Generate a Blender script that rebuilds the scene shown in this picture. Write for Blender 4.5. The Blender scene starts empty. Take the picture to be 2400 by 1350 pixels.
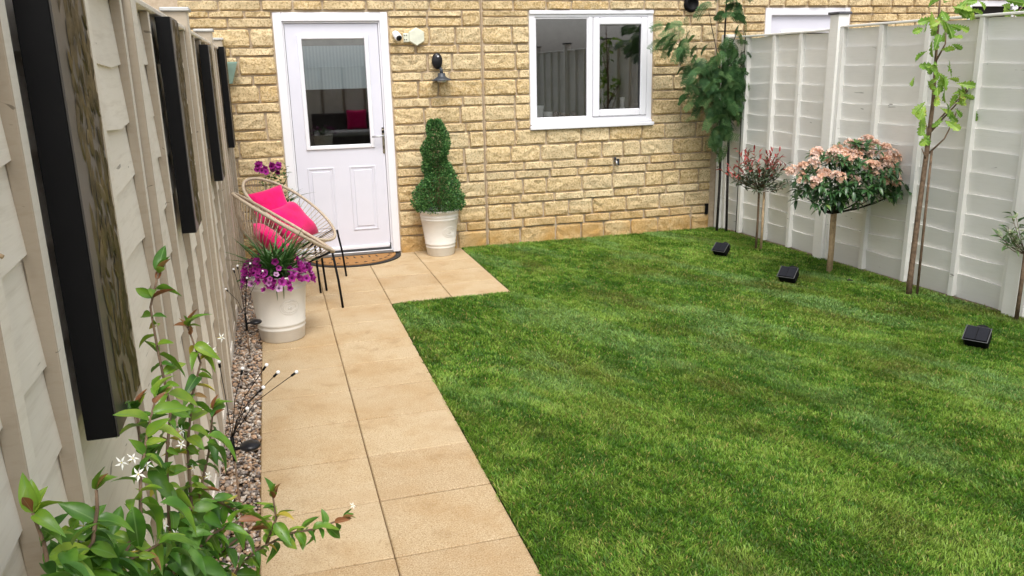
import bpy, bmesh, math, random
import numpy as np
from mathutils import Vector, Matrix, Euler
R = math.radians
random.seed(7); rng = np.random.default_rng(7)
scene = bpy.context.scene

# ------------------------------------------------------------------ camera, sky, sun, exposure
cam_d = bpy.data.cameras.new("camera"); cam = bpy.data.objects.new("camera", cam_d)
scene.collection.objects.link(cam)
yaw, pitch, roll = 0.2793, -0.2611, -0.0223
fwd = Vector((math.sin(yaw)*math.cos(pitch), math.cos(yaw)*math.cos(pitch), math.sin(pitch)))
rgt = Vector((math.cos(yaw), -math.sin(yaw), 0)); upv = rgt.cross(fwd)
r2 = rgt*math.cos(roll)+upv*math.sin(roll); u2 = -rgt*math.sin(roll)+upv*math.cos(roll)
m = Matrix((r2, u2, -fwd)).transposed().to_4x4(); m.translation = Vector((0.3254, -7.4291, 1.6198))
cam.matrix_world = m
cam_d.sensor_width = 36; cam_d.lens = 36*1917.57/2400; cam_d.clip_start = 0.05; cam_d.clip_end = 500
scene.camera = cam

SUN_EL, SUN_AZ = 60, 184          # degrees; azimuth clockwise from +y
world = bpy.data.worlds.new("World"); scene.world = world; world.use_nodes = True
wn = world.node_tree; wn.nodes.clear()
sky = wn.nodes.new('ShaderNodeTexSky'); sky.sky_type = 'NISHITA'; sky.sun_disc = False
sky.sun_elevation = R(SUN_EL); sky.sun_rotation = R(SUN_AZ); sky.air_density = 1.0; sky.dust_density = 4.0
hs = wn.nodes.new('ShaderNodeHueSaturation'); hs.inputs['Saturation'].default_value = 0.30
bg = wn.nodes.new('ShaderNodeBackground'); bg.inputs['Strength'].default_value = 0.15
wo = wn.nodes.new('ShaderNodeOutputWorld')
wn.links.new(sky.outputs[0], hs.inputs['Color']); wn.links.new(hs.outputs[0], bg.inputs[0]); wn.links.new(bg.outputs[0], wo.inputs[0])
sd = bpy.data.lights.new("sun", 'SUN'); so = bpy.data.objects.new("sun", sd); scene.collection.objects.link(so)
sd.energy = 0.90; sd.angle = R(20); sd.color = (1.0, 0.96, 0.90)
sdir = Vector((math.sin(R(SUN_AZ))*math.cos(R(SUN_EL)), math.cos(R(SUN_AZ))*math.cos(R(SUN_EL)), math.sin(R(SUN_EL))))
so.rotation_euler = sdir.to_track_quat('Z', 'Y').to_euler(); so.location = (0, 0, 8)
scene.view_settings.view_transform = 'Standard'; scene.view_settings.look = 'None'
scene.view_settings.gamma = 1; scene.view_settings.use_curve_mapping = False
scene.view_settings.exposure = 0.90
scene.render.engine = 'CYCLES'
scene.cycles.max_bounces = 6; scene.cycles.transparent_max_bounces = 16

# ------------------------------------------------------------------ helpers
COL = scene.collection
def link(o, parent=None):
    COL.objects.link(o)
    if parent is not None: o.parent = parent
    return o
def tag(o, label=None, cat=None, group=None, kind=None):
    if label: o['label'] = label
    if cat: o['category'] = cat
    if group: o['group'] = group
    if kind: o['kind'] = kind
    return o
def empty(name, loc=(0,0,0), rz=0.0):
    o = bpy.data.objects.new(name, None); o.location = loc; o.rotation_euler = (0,0,rz); o.empty_display_size = .1
    return link(o)
def part_empty(name, parent, loc=(0,0,0)):
    o = bpy.data.objects.new(name, None); o.location = loc
    return link(o, parent)
def copy_tree(o, parent=None):
    c = o.copy(); COL.objects.link(c); c.parent = parent
    for ch in list(o.children): copy_tree(ch, c)
    return c

def obj(name, bm_or_me, mat=None, parent=None, smooth=False, loc=None):
    if isinstance(bm_or_me, bmesh.types.BMesh):
        me = bpy.data.meshes.new(name); bm_or_me.to_mesh(me); bm_or_me.free()
    else: me = bm_or_me
    if mat is not None and not me.materials:
        for mm in (mat if isinstance(mat, (list, tuple)) else [mat]): me.materials.append(mm)
    if smooth: me.polygons.foreach_set('use_smooth', [True]*len(me.polygons))
    o = bpy.data.objects.new(name, me)
    if loc is not None: o.location = loc
    return link(o, parent)

def box(bm, lo, hi, bev=0.0, mi=0, rot=None, piv=None):
    lo, hi = Vector(lo), Vector(hi); c = (lo+hi)/2; s = hi-lo
    res = bmesh.ops.create_cube(bm, size=1.0, matrix=Matrix.Translation(c) @ Matrix.Diagonal((s.x, s.y, s.z, 1)))
    vs = res['verts']
    fs = set(f for v in vs for f in v.link_faces)
    if bev > 0:
        es = list(set(e for v in vs for e in v.link_edges))
        r = bmesh.ops.bevel(bm, geom=es, offset=bev, segments=1, affect='EDGES', profile=.5)
        fs = set(r['faces']) | set(f for f in fs if f.is_valid)
        vs = list(set(v for f in fs for v in f.verts))
    for f in fs: f.material_index = mi
    if rot is not None:
        bmesh.ops.rotate(bm, verts=list(vs), cent=piv if piv is not None else c, matrix=Euler(rot).to_matrix())
    return vs, fs

def tube(bm, pts, rad, seg=8, cap=True, mi=0):
    pts = [Vector(p) for p in pts]; n = len(pts)
    if not hasattr(rad, '__len__'): rad = [rad]*n
    rings = []; prev = None
    for i, p in enumerate(pts):
        t = (pts[min(i+1, n-1)]-pts[max(i-1, 0)]).normalized()
        if prev is None:
            a = Vector((0,0,1)) if abs(t.z) < .9 else Vector((1,0,0))
            x = t.cross(a).normalized()
        else:
            x = (prev - t*prev.dot(t)).normalized()
        prev = x; y = t.cross(x)
        rings.append([bm.verts.new(p+(x*math.cos(2*math.pi*k/seg)+y*math.sin(2*math.pi*k/seg))*rad[i]) for k in range(seg)])
    for a, b in zip(rings, rings[1:]):
        for k in range(seg):
            f = bm.faces.new((a[k], a[(k+1)%seg], b[(k+1)%seg], b[k])); f.smooth = True; f.material_index = mi
    if cap:
        f = bm.faces.new(rings[0][::-1]); f.material_index = mi
        f = bm.faces.new(rings[-1]); f.material_index = mi
def closed_tube(bm, pts, rad, seg=8):
    pts = [Vector(p) for p in pts]; n = len(pts)
    nrm = (pts[1]-pts[0]).cross(pts[n//3]-pts[0]).normalized()
    rings = []
    for i, p in enumerate(pts):
        t = (pts[(i+1)%n]-pts[i-1]).normalized(); y = t.cross(nrm).normalized()
        rings.append([bm.verts.new(p+(nrm*math.cos(2*math.pi*k/seg)+y*math.sin(2*math.pi*k/seg))*rad) for k in range(seg)])
    for i in range(n):
        a, b = rings[i], rings[(i+1)%n]
        for k in range(seg):
            bm.faces.new((a[k], a[(k+1)%seg], b[(k+1)%seg], b[k])).smooth = True
def lathe(bm, prof, seg=32, c=(0,0,0), mi=0):
    rings = []
    for r, z in prof:
        rings.append([bm.verts.new((c[0]+r*math.cos(2*math.pi*k/seg), c[1]+r*math.sin(2*math.pi*k/seg), c[2]+z)) for k in range(seg)])
    for a, b in zip(rings, rings[1:]):
        for k in range(seg):
            f = bm.faces.new((a[k], a[(k+1)%seg], b[(k+1)%seg], b[k])); f.smooth = True; f.material_index = mi
    return rings
def ball(bm, c, r, sub=1, sc=(1,1,1), mi=0):
    res = bmesh.ops.create_icosphere(bm, subdivisions=sub, radius=r, matrix=Matrix.Translation(c) @ Matrix.Diagonal((*sc, 1)))
    for v in res['verts']:
        for f in v.link_faces: f.material_index = mi; f.smooth = True

def np_mesh(name, verts, faces, nper, mats=(), col=None, smooth=False):
    """verts (N,3), faces (M,nper) -> mesh; col = per-corner or per-vertex colour"""
    me = bpy.data.meshes.new(name)
    verts = np.ascontiguousarray(verts, dtype=np.float32); faces = np.ascontiguousarray(faces, dtype=np.int32)
    me.vertices.add(len(verts)); me.vertices.foreach_set('co', verts.ravel())
    me.loops.add(faces.size); me.loops.foreach_set('vertex_index', faces.ravel())
    me.polygons.add(len(faces)); me.polygons.foreach_set('loop_start', np.arange(len(faces), dtype=np.int32)*nper)
    if smooth: me.polygons.foreach_set('use_smooth', np.ones(len(faces), dtype=bool))
    me.update(calc_edges=True)
    for mm in mats: me.materials.append(mm)
    if col is not None:
        at = me.color_attributes.new('col', 'FLOAT_COLOR', 'POINT')
        c4 = np.ones((len(verts), 4), dtype=np.float32); c4[:, :3] = col
        at.data.foreach_set('color', c4.ravel())
    return me

_perm = rng.random((256, 256))
def vnoise(x, y):
    x = np.asarray(x, float); y = np.asarray(y, float)
    xi = np.floor(x).astype(int); yi = np.floor(y).astype(int); fx = x-xi; fy = y-yi
    fx = fx*fx*(3-2*fx); fy = fy*fy*(3-2*fy)
    g = lambda a, b: _perm[a % 256, b % 256]
    return (g(xi,yi)*(1-fx)+g(xi+1,yi)*fx)*(1-fy)+(g(xi,yi+1)*(1-fx)+g(xi+1,yi+1)*fx)*fy
def fbm(x, y, o=4):
    s = 0; a = .5; t = 0
    for i in range(o):
        s = s+a*vnoise(np.asarray(x)*2**i+17.3*i, np.asarray(y)*2**i+9.1*i); t += a; a *= .55
    return s/t

# ------------------------------------------------------------------ materials
class NT:
    def __init__(s, name):
        s.m = bpy.data.materials.new(name); s.m.use_nodes = True; s.t = s.m.node_tree; s.t.nodes.clear()
        s.out = s.n('ShaderNodeOutputMaterial')
    def n(s, k, **kw):
        nd = s.t.nodes.new(k)
        for a, v in kw.items(): setattr(nd, a, v)
        return nd
    def l(s, a, b): s.t.links.new(a, b)
    def inp(s, nd, name, v):
        if hasattr(v, 'is_linked') or isinstance(v, bpy.types.NodeSocket): s.l(v, nd.inputs[name])
        else: nd.inputs[name].default_value = v
    def noise(s, vec, scale, detail=4, rough=.55, dist=0.0):
        nd = s.n('ShaderNodeTexNoise'); nd.inputs['Scale'].default_value = scale; nd.inputs['Detail'].default_value = detail
        nd.inputs['Roughness'].default_value = rough; nd.inputs['Distortion'].default_value = dist
        if vec is not None: s.l(vec, nd.inputs['Vector'])
        return nd.outputs['Fac']
    def ramp(s, fac, stops):
        nd = s.n('ShaderNodeValToRGB'); cr = nd.color_ramp
        while len(cr.elements) < len(stops): cr.elements.new(.5)
        for e, (p, c) in zip(cr.elements, stops):
            e.position = p; e.color = (*c, 1) if hasattr(c, '__len__') else (c, c, c, 1)
        s.l(fac, nd.inputs['Fac']); return nd.outputs['Color']
    def mix(s, fac, a, b, mode='MIX'):
        nd = s.n('ShaderNodeMix', data_type='RGBA', blend_type=mode)
        for i, v in ((0, fac), (6, a), (7, b)):
            if isinstance(v, bpy.types.NodeSocket): s.l(v, nd.inputs[i])
            else: nd.inputs[i].default_value = (v if i == 0 else (*v, 1))
        return nd.outputs[2]
    def math(s, op, a, b=0.0):
        nd = s.n('ShaderNodeMath', operation=op)
        for i, v in ((0, a), (1, b)):
            if isinstance(v, bpy.types.NodeSocket): s.l(v, nd.inputs[i])
            else: nd.inputs[i].default_value = v
        return nd.outputs[0]
    def obj(s): return s.n('ShaderNodeTexCoord').outputs['Object']
    def pos(s): return s.n('ShaderNodeNewGeometry').outputs['Position']
    def rnd(s): return s.n('ShaderNodeObjectInfo').outputs['Random']
    def scale(s, vec, v):
        nd = s.n('ShaderNodeMapping'); nd.inputs['Scale'].default_value = v; s.l(vec, nd.inputs['Vector']); return nd.outputs[0]
    def bsdf(s, col, rough=.6, spec=.4, bump=None, bstr=.3, bdist=.01, metal=0.0, sheen=0.0):
        b = s.n('ShaderNodeBsdfPrincipled')
        s.inp(b, 'Base Color', col if isinstance(col, bpy.types.NodeSocket) else (*col, 1))
        s.inp(b, 'Roughness', rough); b.inputs['Specular IOR Level'].default_value = spec; b.inputs['Metallic'].default_value = metal
        if sheen: b.inputs['Sheen Weight'].default_value = sheen
        if bump is not None:
            bp = s.n('ShaderNodeBump'); bp.inputs['Strength'].default_value = bstr; bp.inputs['Distance'].default_value = bdist
            s.l(bump, bp.inputs['Height']); s.l(bp.outputs[0], b.inputs['Normal'])
        return b.outputs[0]
    def done(s, sh): s.l(sh, s.out.inputs['Surface']); return s.m

def simple(name, col, rough=.6, spec=.4, var=.12, vscale=14, bstr=.15, bscale=60, metal=0.0):
    t = NT(name); v = t.pos()
    a = tuple(max(0, c*(1-var)) for c in col); b = tuple(min(1, c*(1+var)) for c in col)
    c = t.ramp(t.noise(v, vscale), [(.3, a), (.7, b)])
    return t.done(t.bsdf(c, rough, spec, t.noise(v, bscale, 3), bstr, .003, metal))

def m_stone():
    t = NT('split_faced_stone'); v = t.pos(); r = t.rnd()
    base = t.ramp(r, [(0, (.56,.40,.185)), (.2, (.69,.53,.285)), (.45, (.62,.43,.185)), (.7, (.77,.64,.40)), (1, (.62,.50,.30))])
    n1 = t.noise(v, 42, 5, .75); n2 = t.noise(v, 9, 3)
    c = t.mix(t.ramp(n1, [(.40, 0.0), (.60, 1.0)]), base, (.84,.67,.40))
    pit = t.ramp(t.noise(v, 62, 3, .65), [(.38, 1.0), (.50, 0.0)])
    c = t.mix(t.math('MULTIPLY', pit, .62), c, (.30,.17,.055))
    c = t.mix(t.ramp(n2, [(.5, 0.0), (.85, .45)]), c, (.50,.36,.19))
    sz = t.n('ShaderNodeSeparateXYZ'); t.l(v, sz.inputs[0])
    low = t.math('MULTIPLY', t.ramp(sz.outputs[2], [(.05, 1.0), (.36, 0.0)]), t.ramp(t.noise(v, 4, 2), [(.35, .3), (.65, .95)]))
    c = t.mix(low, c, (.56,.32,.10))           # splash-stained, iron-rich bottom courses
    h = t.math('ADD', t.math('MULTIPLY', n1, .6), t.noise(v, 130, 4, .7))
    return t.done(t.bsdf(c, .92, .2, h, 1.0, .012))
def m_mortar():
    t = NT('mortar'); v = t.pos()
    c = t.ramp(t.noise(v, 30, 4), [(.3, (.43,.335,.235)), (.7, (.55,.45,.33))])
    return t.done(t.bsdf(c, .95, .1, t.noise(v, 150, 3), .5, .004))
def m_slab():
    t = NT('buff_textured_slab'); v = t.pos(); r = t.rnd()
    base = t.ramp(r, [(0, (.285,.180,.076)), (.5, (.355,.240,.110)), (1, (.43,.325,.185))])
    c = t.mix(t.ramp(t.noise(v, 190, 3, .8), [(.35, 0.0), (.65, 1.0)]), base, (.60,.48,.32))
    c = t.mix(t.ramp(t.noise(v, 150, 2), [(.56, 0.0), (.68, .75)]), c, (.25,.15,.065))
    c = t.mix(t.ramp(t.noise(v, 3.5, 5, .65), [(.42, 0.0), (.75, .55)]), c, (.36,.205,.070))
    c = t.mix(t.ramp(t.noise(v, 7, 5, .7, .6), [(.56, 0.0), (.72, .45)]), c, (.26,.165,.075))
    c = t.mix(t.ramp(t.noise(v, 1.3, 3), [(.5, 0.0), (.8, .5)]), c, (.50,.40,.27))
    h = t.math('ADD', t.noise(t.scale(v, (1, 6, 1)), 40, 3), t.noise(v, 300, 2))
    return t.done(t.bsdf(c, .75, .3, h, .5, .005))
def m_paint(name, col, dirt, rough=.65, amount=.5):
    t = NT(name); v = t.pos(); r = t.rnd()
    a = tuple(c*.9 for c in col)
    c = t.mix(r, a, col)
    g = t.noise(t.scale(v, (1, .25, 3)), 26, 5, .6)
    c = t.mix(t.math('MULTIPLY', t.ramp(g, [(.5, 0.0), (.8, 1.0)]), amount), c, dirt)
    c = t.mix(t.ramp(t.noise(v, 2.2, 4), [(.45, 0.0), (.8, .35)]), c, dirt)
    grain = t.noise(t.scale(v, (1, .12, 4)), 60, 4)
    c = t.mix(t.ramp(t.noise(t.scale(v, (1, .35, 2.2)), 17, 2, .5, 1.0), [(.735, 0.0), (.76, .7)]), c, tuple(x*.35 for x in dirt))
    return t.done(t.bsdf(c, rough, .3, grain, .14, .003))
def m_leaf(name, stops, rough=.35, spec=.5, trans=.25, vein=None, noisy=.15):
    t = NT(name)
    c = t.ramp(t.math('ADD', t.math('MULTIPLY', t.rnd(), .62), t.math('MULTIPLY', t.math('SUBTRACT', t.noise(t.pos(), 26, 1), .32), 1.1)), stops)
    c2 = t.mix(t.math('MULTIPLY', t.noise(t.pos(), 45, 2), noisy*2), c, tuple(x*.45 for x in stops[0][1]))
    if vein is not None:
        gx = t.n('ShaderNodeSeparateXYZ'); t.l(t.n('ShaderNodeTexCoord').outputs['Generated'], gx.inputs[0])
        d = t.math('ABSOLUTE', t.math('SUBTRACT', gx.outputs[0], .5))
        c2 = t.mix(t.ramp(d, [(.015, .75), (.05, 0.0)]), c2, vein)
    p = t.bsdf(c2, rough, spec)
    tr = t.n('ShaderNodeBsdfTranslucent'); t.l(c2, tr.inputs[0])
    mx = t.n('ShaderNodeMixShader'); mx.inputs[0].default_value = trans; t.l(p, mx.inputs[1]); t.l(tr.outputs[0], mx.inputs[2])
    return t.done(mx.outputs[0])
def m_vcol(name, rough=.6, spec=.3, trans=0.0, bump=0):
    t = NT(name); a = t.n('ShaderNodeAttribute'); a.attribute_name = 'col'
    p = t.bsdf(a.outputs['Color'], rough, spec)
    if trans:
        tr = t.n('ShaderNodeBsdfTranslucent'); t.l(a.outputs['Color'], tr.inputs[0])
        mx = t.n('ShaderNodeMixShader'); mx.inputs[0].default_value = trans; t.l(p, mx.inputs[1]); t.l(tr.outputs[0], mx.inputs[2]); p = mx.outputs[0]
    return t.done(p)
def m_glass(name, refl=1.0):
    t = NT(name)
    fr = t.n('ShaderNodeFresnel'); fr.inputs[0].default_value = 1.75
    f = t.math('MULTIPLY', fr.outputs[0], 1.0*refl)
    g = t.n('ShaderNodeBsdfGlossy'); g.inputs['Roughness'].default_value = .012
    tr = t.n('ShaderNodeBsdfTransparent'); tr.inputs[0].default_value = (.985,.99,.99,1)
    mx = t.n('ShaderNodeMixShader'); t.l(f, mx.inputs[0]); t.l(tr.outputs[0], mx.inputs[1]); t.l(g.outputs[0], mx.inputs[2])
    return t.done(mx.outputs[0])

M = {}
M['stone'] = m_stone(); M['mortar'] = m_mortar(); M['slab'] = m_slab()
M['upvc'] = simple('white_upvc', (.77,.77,.81), .35, .5, .02, 3, .05, 60)
M['door'] = simple('white_door_skin', (.66,.66,.735), .42, .45, .025, 4, .12, 120)
M['seal'] = simple('dark_rubber_seal', (.06,.06,.065), .6)
M['alu'] = simple('brushed_aluminium', (.50,.51,.53), .35, .5, .05, 20, .1, 90, .8)
M['brass'] = simple('worn_handle_metal', (.34,.30,.22), .35, .5, .15, 30, .1, 90, .7)
M['dark'] = simple('dark_interior', (.035,.034,.032), .9, .1)
M['blind'] = None
t = NT('blind_slats'); v = t.obj(); w = t.n('ShaderNodeTexWave'); w.inputs['Scale'].default_value = 11; w.inputs['Distortion'].default_value = .3
t.l(v, w.inputs[0]); M['blind'] = t.done(t.bsdf(t.ramp(w.outputs['Fac'], [(0, (.68,.80,.86)), (1, (.80,.92,.96))]), .7, .2))
M['glass'] = m_glass('window_glass', 1.7)
M['fence_l'] = m_paint('stone_coloured_fence_paint', (.86,.805,.71), (.54,.475,.38), .7, .5)
M['fence_side'] = m_paint('bare_shaded_batten_side', (.405,.345,.265), (.28,.22,.15), .8, .5)  # bare timber of the sides, darkened with their shade in the colour
M['fence_r'] = m_paint('pale_grey_fence_paint', (.84,.83,.785), (.60,.585,.51), .65, .22)
M['cap'] = simple('grey_post_cap', (.48,.48,.46), .7)
M['capdark'] = simple('slate_post_cap', (.10,.10,.11), .7)
M['black'] = simple('matt_black_metal', (.006,.006,.0065), .6, .12, .1)
M['blackgloss'] = simple('gloss_black_plastic', (.012,.012,.014), .30, .3, .1)
M['cell'] = simple('solar_cell', (.012,.013,.018), .55, .15, .1)
M['charcoal'] = simple('charcoal_metal', (.035,.042,.052), .42, .5, .1)
M['white_pl'] = simple('white_plastic', (.78,.78,.78), .35)
M['cream_pl'] = simple('cream_plastic', (.66,.67,.55), .5)
M['lens'] = simple('pale_lens', (.7,.72,.75), .15, .7)
M['pot'] = simple('cream_pot', (.70,.675,.62), .5, .4, .05, 6, .12, 90)
M['soil'] = simple('soil', (.045,.028,.016), .95, .1, .4, 60, .8, 120)
M['pink'] = None
t = NT('pink_velvet'); v = t.obj(); M['pink'] = t.done(t.bsdf(t.ramp(t.noise(v, 12, 3), [(.3, (.56,.003,.095)), (.7, (.72,.006,.15))]), .8, .2, t.noise(v, 90, 3), .4, .004, 0, .2))
M['cord'] = simple('beige_cord', (.44,.365,.27), .7, .3, .2, 60, .4, 300)
M['bark'] = simple('brown_bark', (.17,.115,.075), .9, .2, .4, 40, .8, 120)
M['barkdark'] = simple('dark_bark', (.035,.03,.028), .85, .2, .4, 40, .8, 120)
M['stake'] = simple('pale_timber_stake', (.50,.36,.22), .8, .2, .25, 30, .4, 120)
M['coir'] = simple('coir', (.34,.18,.07), .95, .1, .3, 120, 1.0, 400)
M['rubber'] = simple('black_rubber', (.016,.016,.016), .7)
M['sage'] = simple('sage_green_enamel', (.27,.40,.34), .45)
M['rust'] = None
t = NT('leaf_screen'); v = t.pos()
M['screen_grey'] = simple('brushed_taupe_backing', (.062,.056,.050), .40, .6, .15, 5, .1, 60, .2)
M['screen_leaf'] = simple('aged_bronze_leaf', (.085,.060,.022), .45, .6, .55, 24, .4, 80, .2)
M['ground'] = simple('bare_earth', (.10,.075,.05), .95, .1, .3, 5, .6, 60)
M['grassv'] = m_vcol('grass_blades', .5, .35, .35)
M['pebble'] = m_vcol('pebbles', .65, .35)
M['crown'] = m_vcol('small_leaves', .5, .35, .25)

# ------------------------------------------------------------------ ground and lawn
XR0, AR = 4.6765, -0.057
def fx(y): return XR0+AR*y            # right fence line
g = bmesh.new(); box(g, (-150,-150,-.40), (150,150,-.045)); o = obj('ground', g, M['ground']); tag(o, kind='structure')

SX = [.155, .6047, 1.0562, 1.5077, 1.9592]; S = .4031
rows = [-3.7051+S*k for k in range(-13, 10)]     # joints, y
g = bmesh.new(); box(g, (.150, -9.2, -.044), (1.058, .01, -.012)); box(g, (1.0585, -1.695, -.044), (1.961, .01, -.0125))
o = obj('paving_bed', g, simple('joint_sand', (.15,.095,.045), .95, .1, .3, 50, .6, 150)); tag(o, kind='structure')
paving = empty('paving'); tag(paving, kind='structure')
def slab(x0, x1, y0, y1):
    b = bmesh.new(); j = .0032; dz = random.uniform(-.0012, .0012)
    x0 += j*.6; x1 -= j*.6; y0 += j*1.35; y1 -= j*1.35
    vs, fs = box(b, (x0, y0, -.034), (x1, y1, 0), .004)
    bmesh.ops.rotate(b, verts=b.verts, cent=((x0+x1)/2, (y0+y1)/2, 0), matrix=Euler((random.uniform(-.0016,.0016), random.uniform(-.0016,.0016), random.uniform(-.003,.003))).to_matrix())
    bmesh.ops.translate(b, verts=b.verts, vec=(0, 0, dz))
    obj('slab', b, M['slab'], paving)
for a, b in zip(rows, rows[1:]+[-.002]):
    if b-a < .03: continue
    for i in (0, 1): slab(SX[i], SX[i+1], a, b)
    if a > -1.75:
        for i in (2, 3): slab(SX[i], SX[i+1], a, b)

# lawn soil surface
def lawn_edge_x(y): return 1.066+.006*np.sin(y*9)+.004*np.sin(y*23+1)
gx0 = 1.061
b = bmesh.new()
P = [(gx0,-9.2),(fx(-9.2)-.02,-9.2),(fx(0)-.02,-.001),(1.963,-.001),(1.963,-1.70),(gx0,-1.70)]
top = [b.verts.new((x, y, -.006)) for x, y in P]; b.faces.new(top[::-1])
bot = [b.verts.new((x, y, -.044)) for x, y in P]
for i in range(len(P)): b.faces.new((top[i], top[(i+1)%6], bot[(i+1)%6], bot[i]))
bmesh.ops.recalc_face_normals(b, faces=b.faces)
o = obj('lawn', b, simple('lawn_thatch', (.055,.085,.018), .95, .1, .5, 40, .8, 120)); tag(o, kind='structure')

def grass_blades(n, y0, y1, wid, dens_keep=None, seed=1):
    rg = np.random.default_rng(seed)
    x = rg.uniform(1.05, 5.3, n); y = rg.uniform(y0, y1, n)
    edge = 1.040+.034*fbm(y*6, y*0+3.3, 4)+.007*rg.standard_normal(n)
    keep = (x > edge) & (x < fx(y)-.012) & (y < -.006)
    spur = (x < 1.952+.02*fbm(y*8+40, y*0)) & (y > -1.69-.02+.035*fbm(x*8, x*0+9)+.004*rg.standard_normal(n))
    # rounded inner corner of the lawn by the spur
    keep &= ~spur
    keep &= ~((x < 1.13) & (y > -1.78) & ((x-1.13)**2+(y+1.78)**2 > .0055))
    x, y = x[keep], y[keep]; n = len(x)
    U = x*.42-y*.91; Vv = x*.91+y*.42            # rows left by the mower run diagonally
    L = fbm(U*.9+3, Vv*1.5, 4); Lf = fbm(U*3.2, Vv*8+20, 4); Lg = fbm(U*13, Vv*26+5, 3)
    stripe = .5+.5*np.sin(Vv*2*math.pi/.95+1.5*fbm(U*.6, Vv*.6, 2))
    h = (.010+.005*Lf+.007*rg.random(n))*(1+.35*(Lg-.5))
    # taller uncut fringe by edges
    ne = np.exp(-((x-edge[keep])/.05)**2)+np.exp(-((fx(y)-x)/.09)**2)+np.exp(-(y/.06)**2)
    h *= 1+.45*np.clip(ne, 0, 1)*rg.random(n)
    ang = 2*math.pi*fbm(x*3.5+50, y*3.5+11, 3)*1.6+rg.normal(0, 1.5, n)
    lean = h*(.2+1.0*rg.random(n))*(0.7+.6*Lf)
    dx, dy = np.cos(ang)*lean, np.sin(ang)*lean
    wa = rg.uniform(0, math.pi, n); w = wid*(.6+.8*rg.random(n))*.5
    wx, wy = np.cos(wa)*w, np.sin(wa)*w
    z0 = np.full(n, -.007)
    V = np.zeros((n, 5, 3), np.float32)
    V[:,0] = np.stack([x-wx, y-wy, z0], 1); V[:,1] = np.stack([x+wx, y+wy, z0], 1)
    mx, my, mz = x+dx*.42, y+dy*.42, z0+h*.62
    V[:,2] = np.stack([mx+wx*.8, my+wy*.8, mz], 1); V[:,3] = np.stack([mx-wx*.8, my-wy*.8, mz], 1)
    V[:,4] = np.stack([x+dx, y+dy, z0+h], 1)
    # species / health tint in patches
    dark = np.array([.052,.150,.012]); mid = np.array([.128,.278,.021]); lite = np.array([.28,.42,.065]); yel = np.array([.42,.36,.11])
    t = np.clip(.50+(L-.5)*.75+(Lf-.5)*1.15+(Lg-.5)*1.7+.14*(stripe-.5)+rg.normal(0, .26, n), 0, 1)[:, None]
    c = np.where(t < .5, dark*(1-2*t)+mid*2*t, mid*(2-2*t)+lite*(2*t-1))
    dead = (rg.random(n) < .05+.30*np.clip(fbm(x*2.7+80, y*2.7, 3)-.55, 0, 1))[:, None]
    c = np.where(dead, yel, c)
    dry = np.clip((fbm(U*1.6+70, Vv*3.4+8, 4)-.56)*5, 0, 1)[:, None]*rg.random((n, 1))
    c = c*(1-dry)+np.array([.19,.185,.045])*dry
    blu = np.clip((fbm(U*1.3+30, Vv*4.2+55, 4)-.58)*6, 0, 1)[:, None]*rg.random((n, 1))
    c = c*(1-blu)+np.array([.24,.40,.13])*blu
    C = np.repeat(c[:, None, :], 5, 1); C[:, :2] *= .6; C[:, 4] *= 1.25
    F = np.array([[0,1,2],[0,2,3],[3,2,4]])
    Fa = (F[None]+5*np.arange(n)[:, None, None]).reshape(-1, 3)
    return V.reshape(-1, 3), Fa, C.reshape(-1, 3)
parts = [grass_blades(270000, -3.4, 0.0, .0055, seed=1), grass_blades(380000, -5.9, -3.4, .0038, seed=2), grass_blades(30000, -9.1, -5.9, .009, seed=3)]
off = 0; Vs, Fs, Cs = [], [], []
for V_, F_, C_ in parts: Vs.append(V_); Fs.append(F_+off); Cs.append(C_); off += len(V_)
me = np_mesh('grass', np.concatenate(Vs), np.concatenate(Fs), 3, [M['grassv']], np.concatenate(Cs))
o = obj('grass', me); tag(o, 'short mown green lawn grass between the paving and the grey fence', 'grass', kind='stuff')

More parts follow.
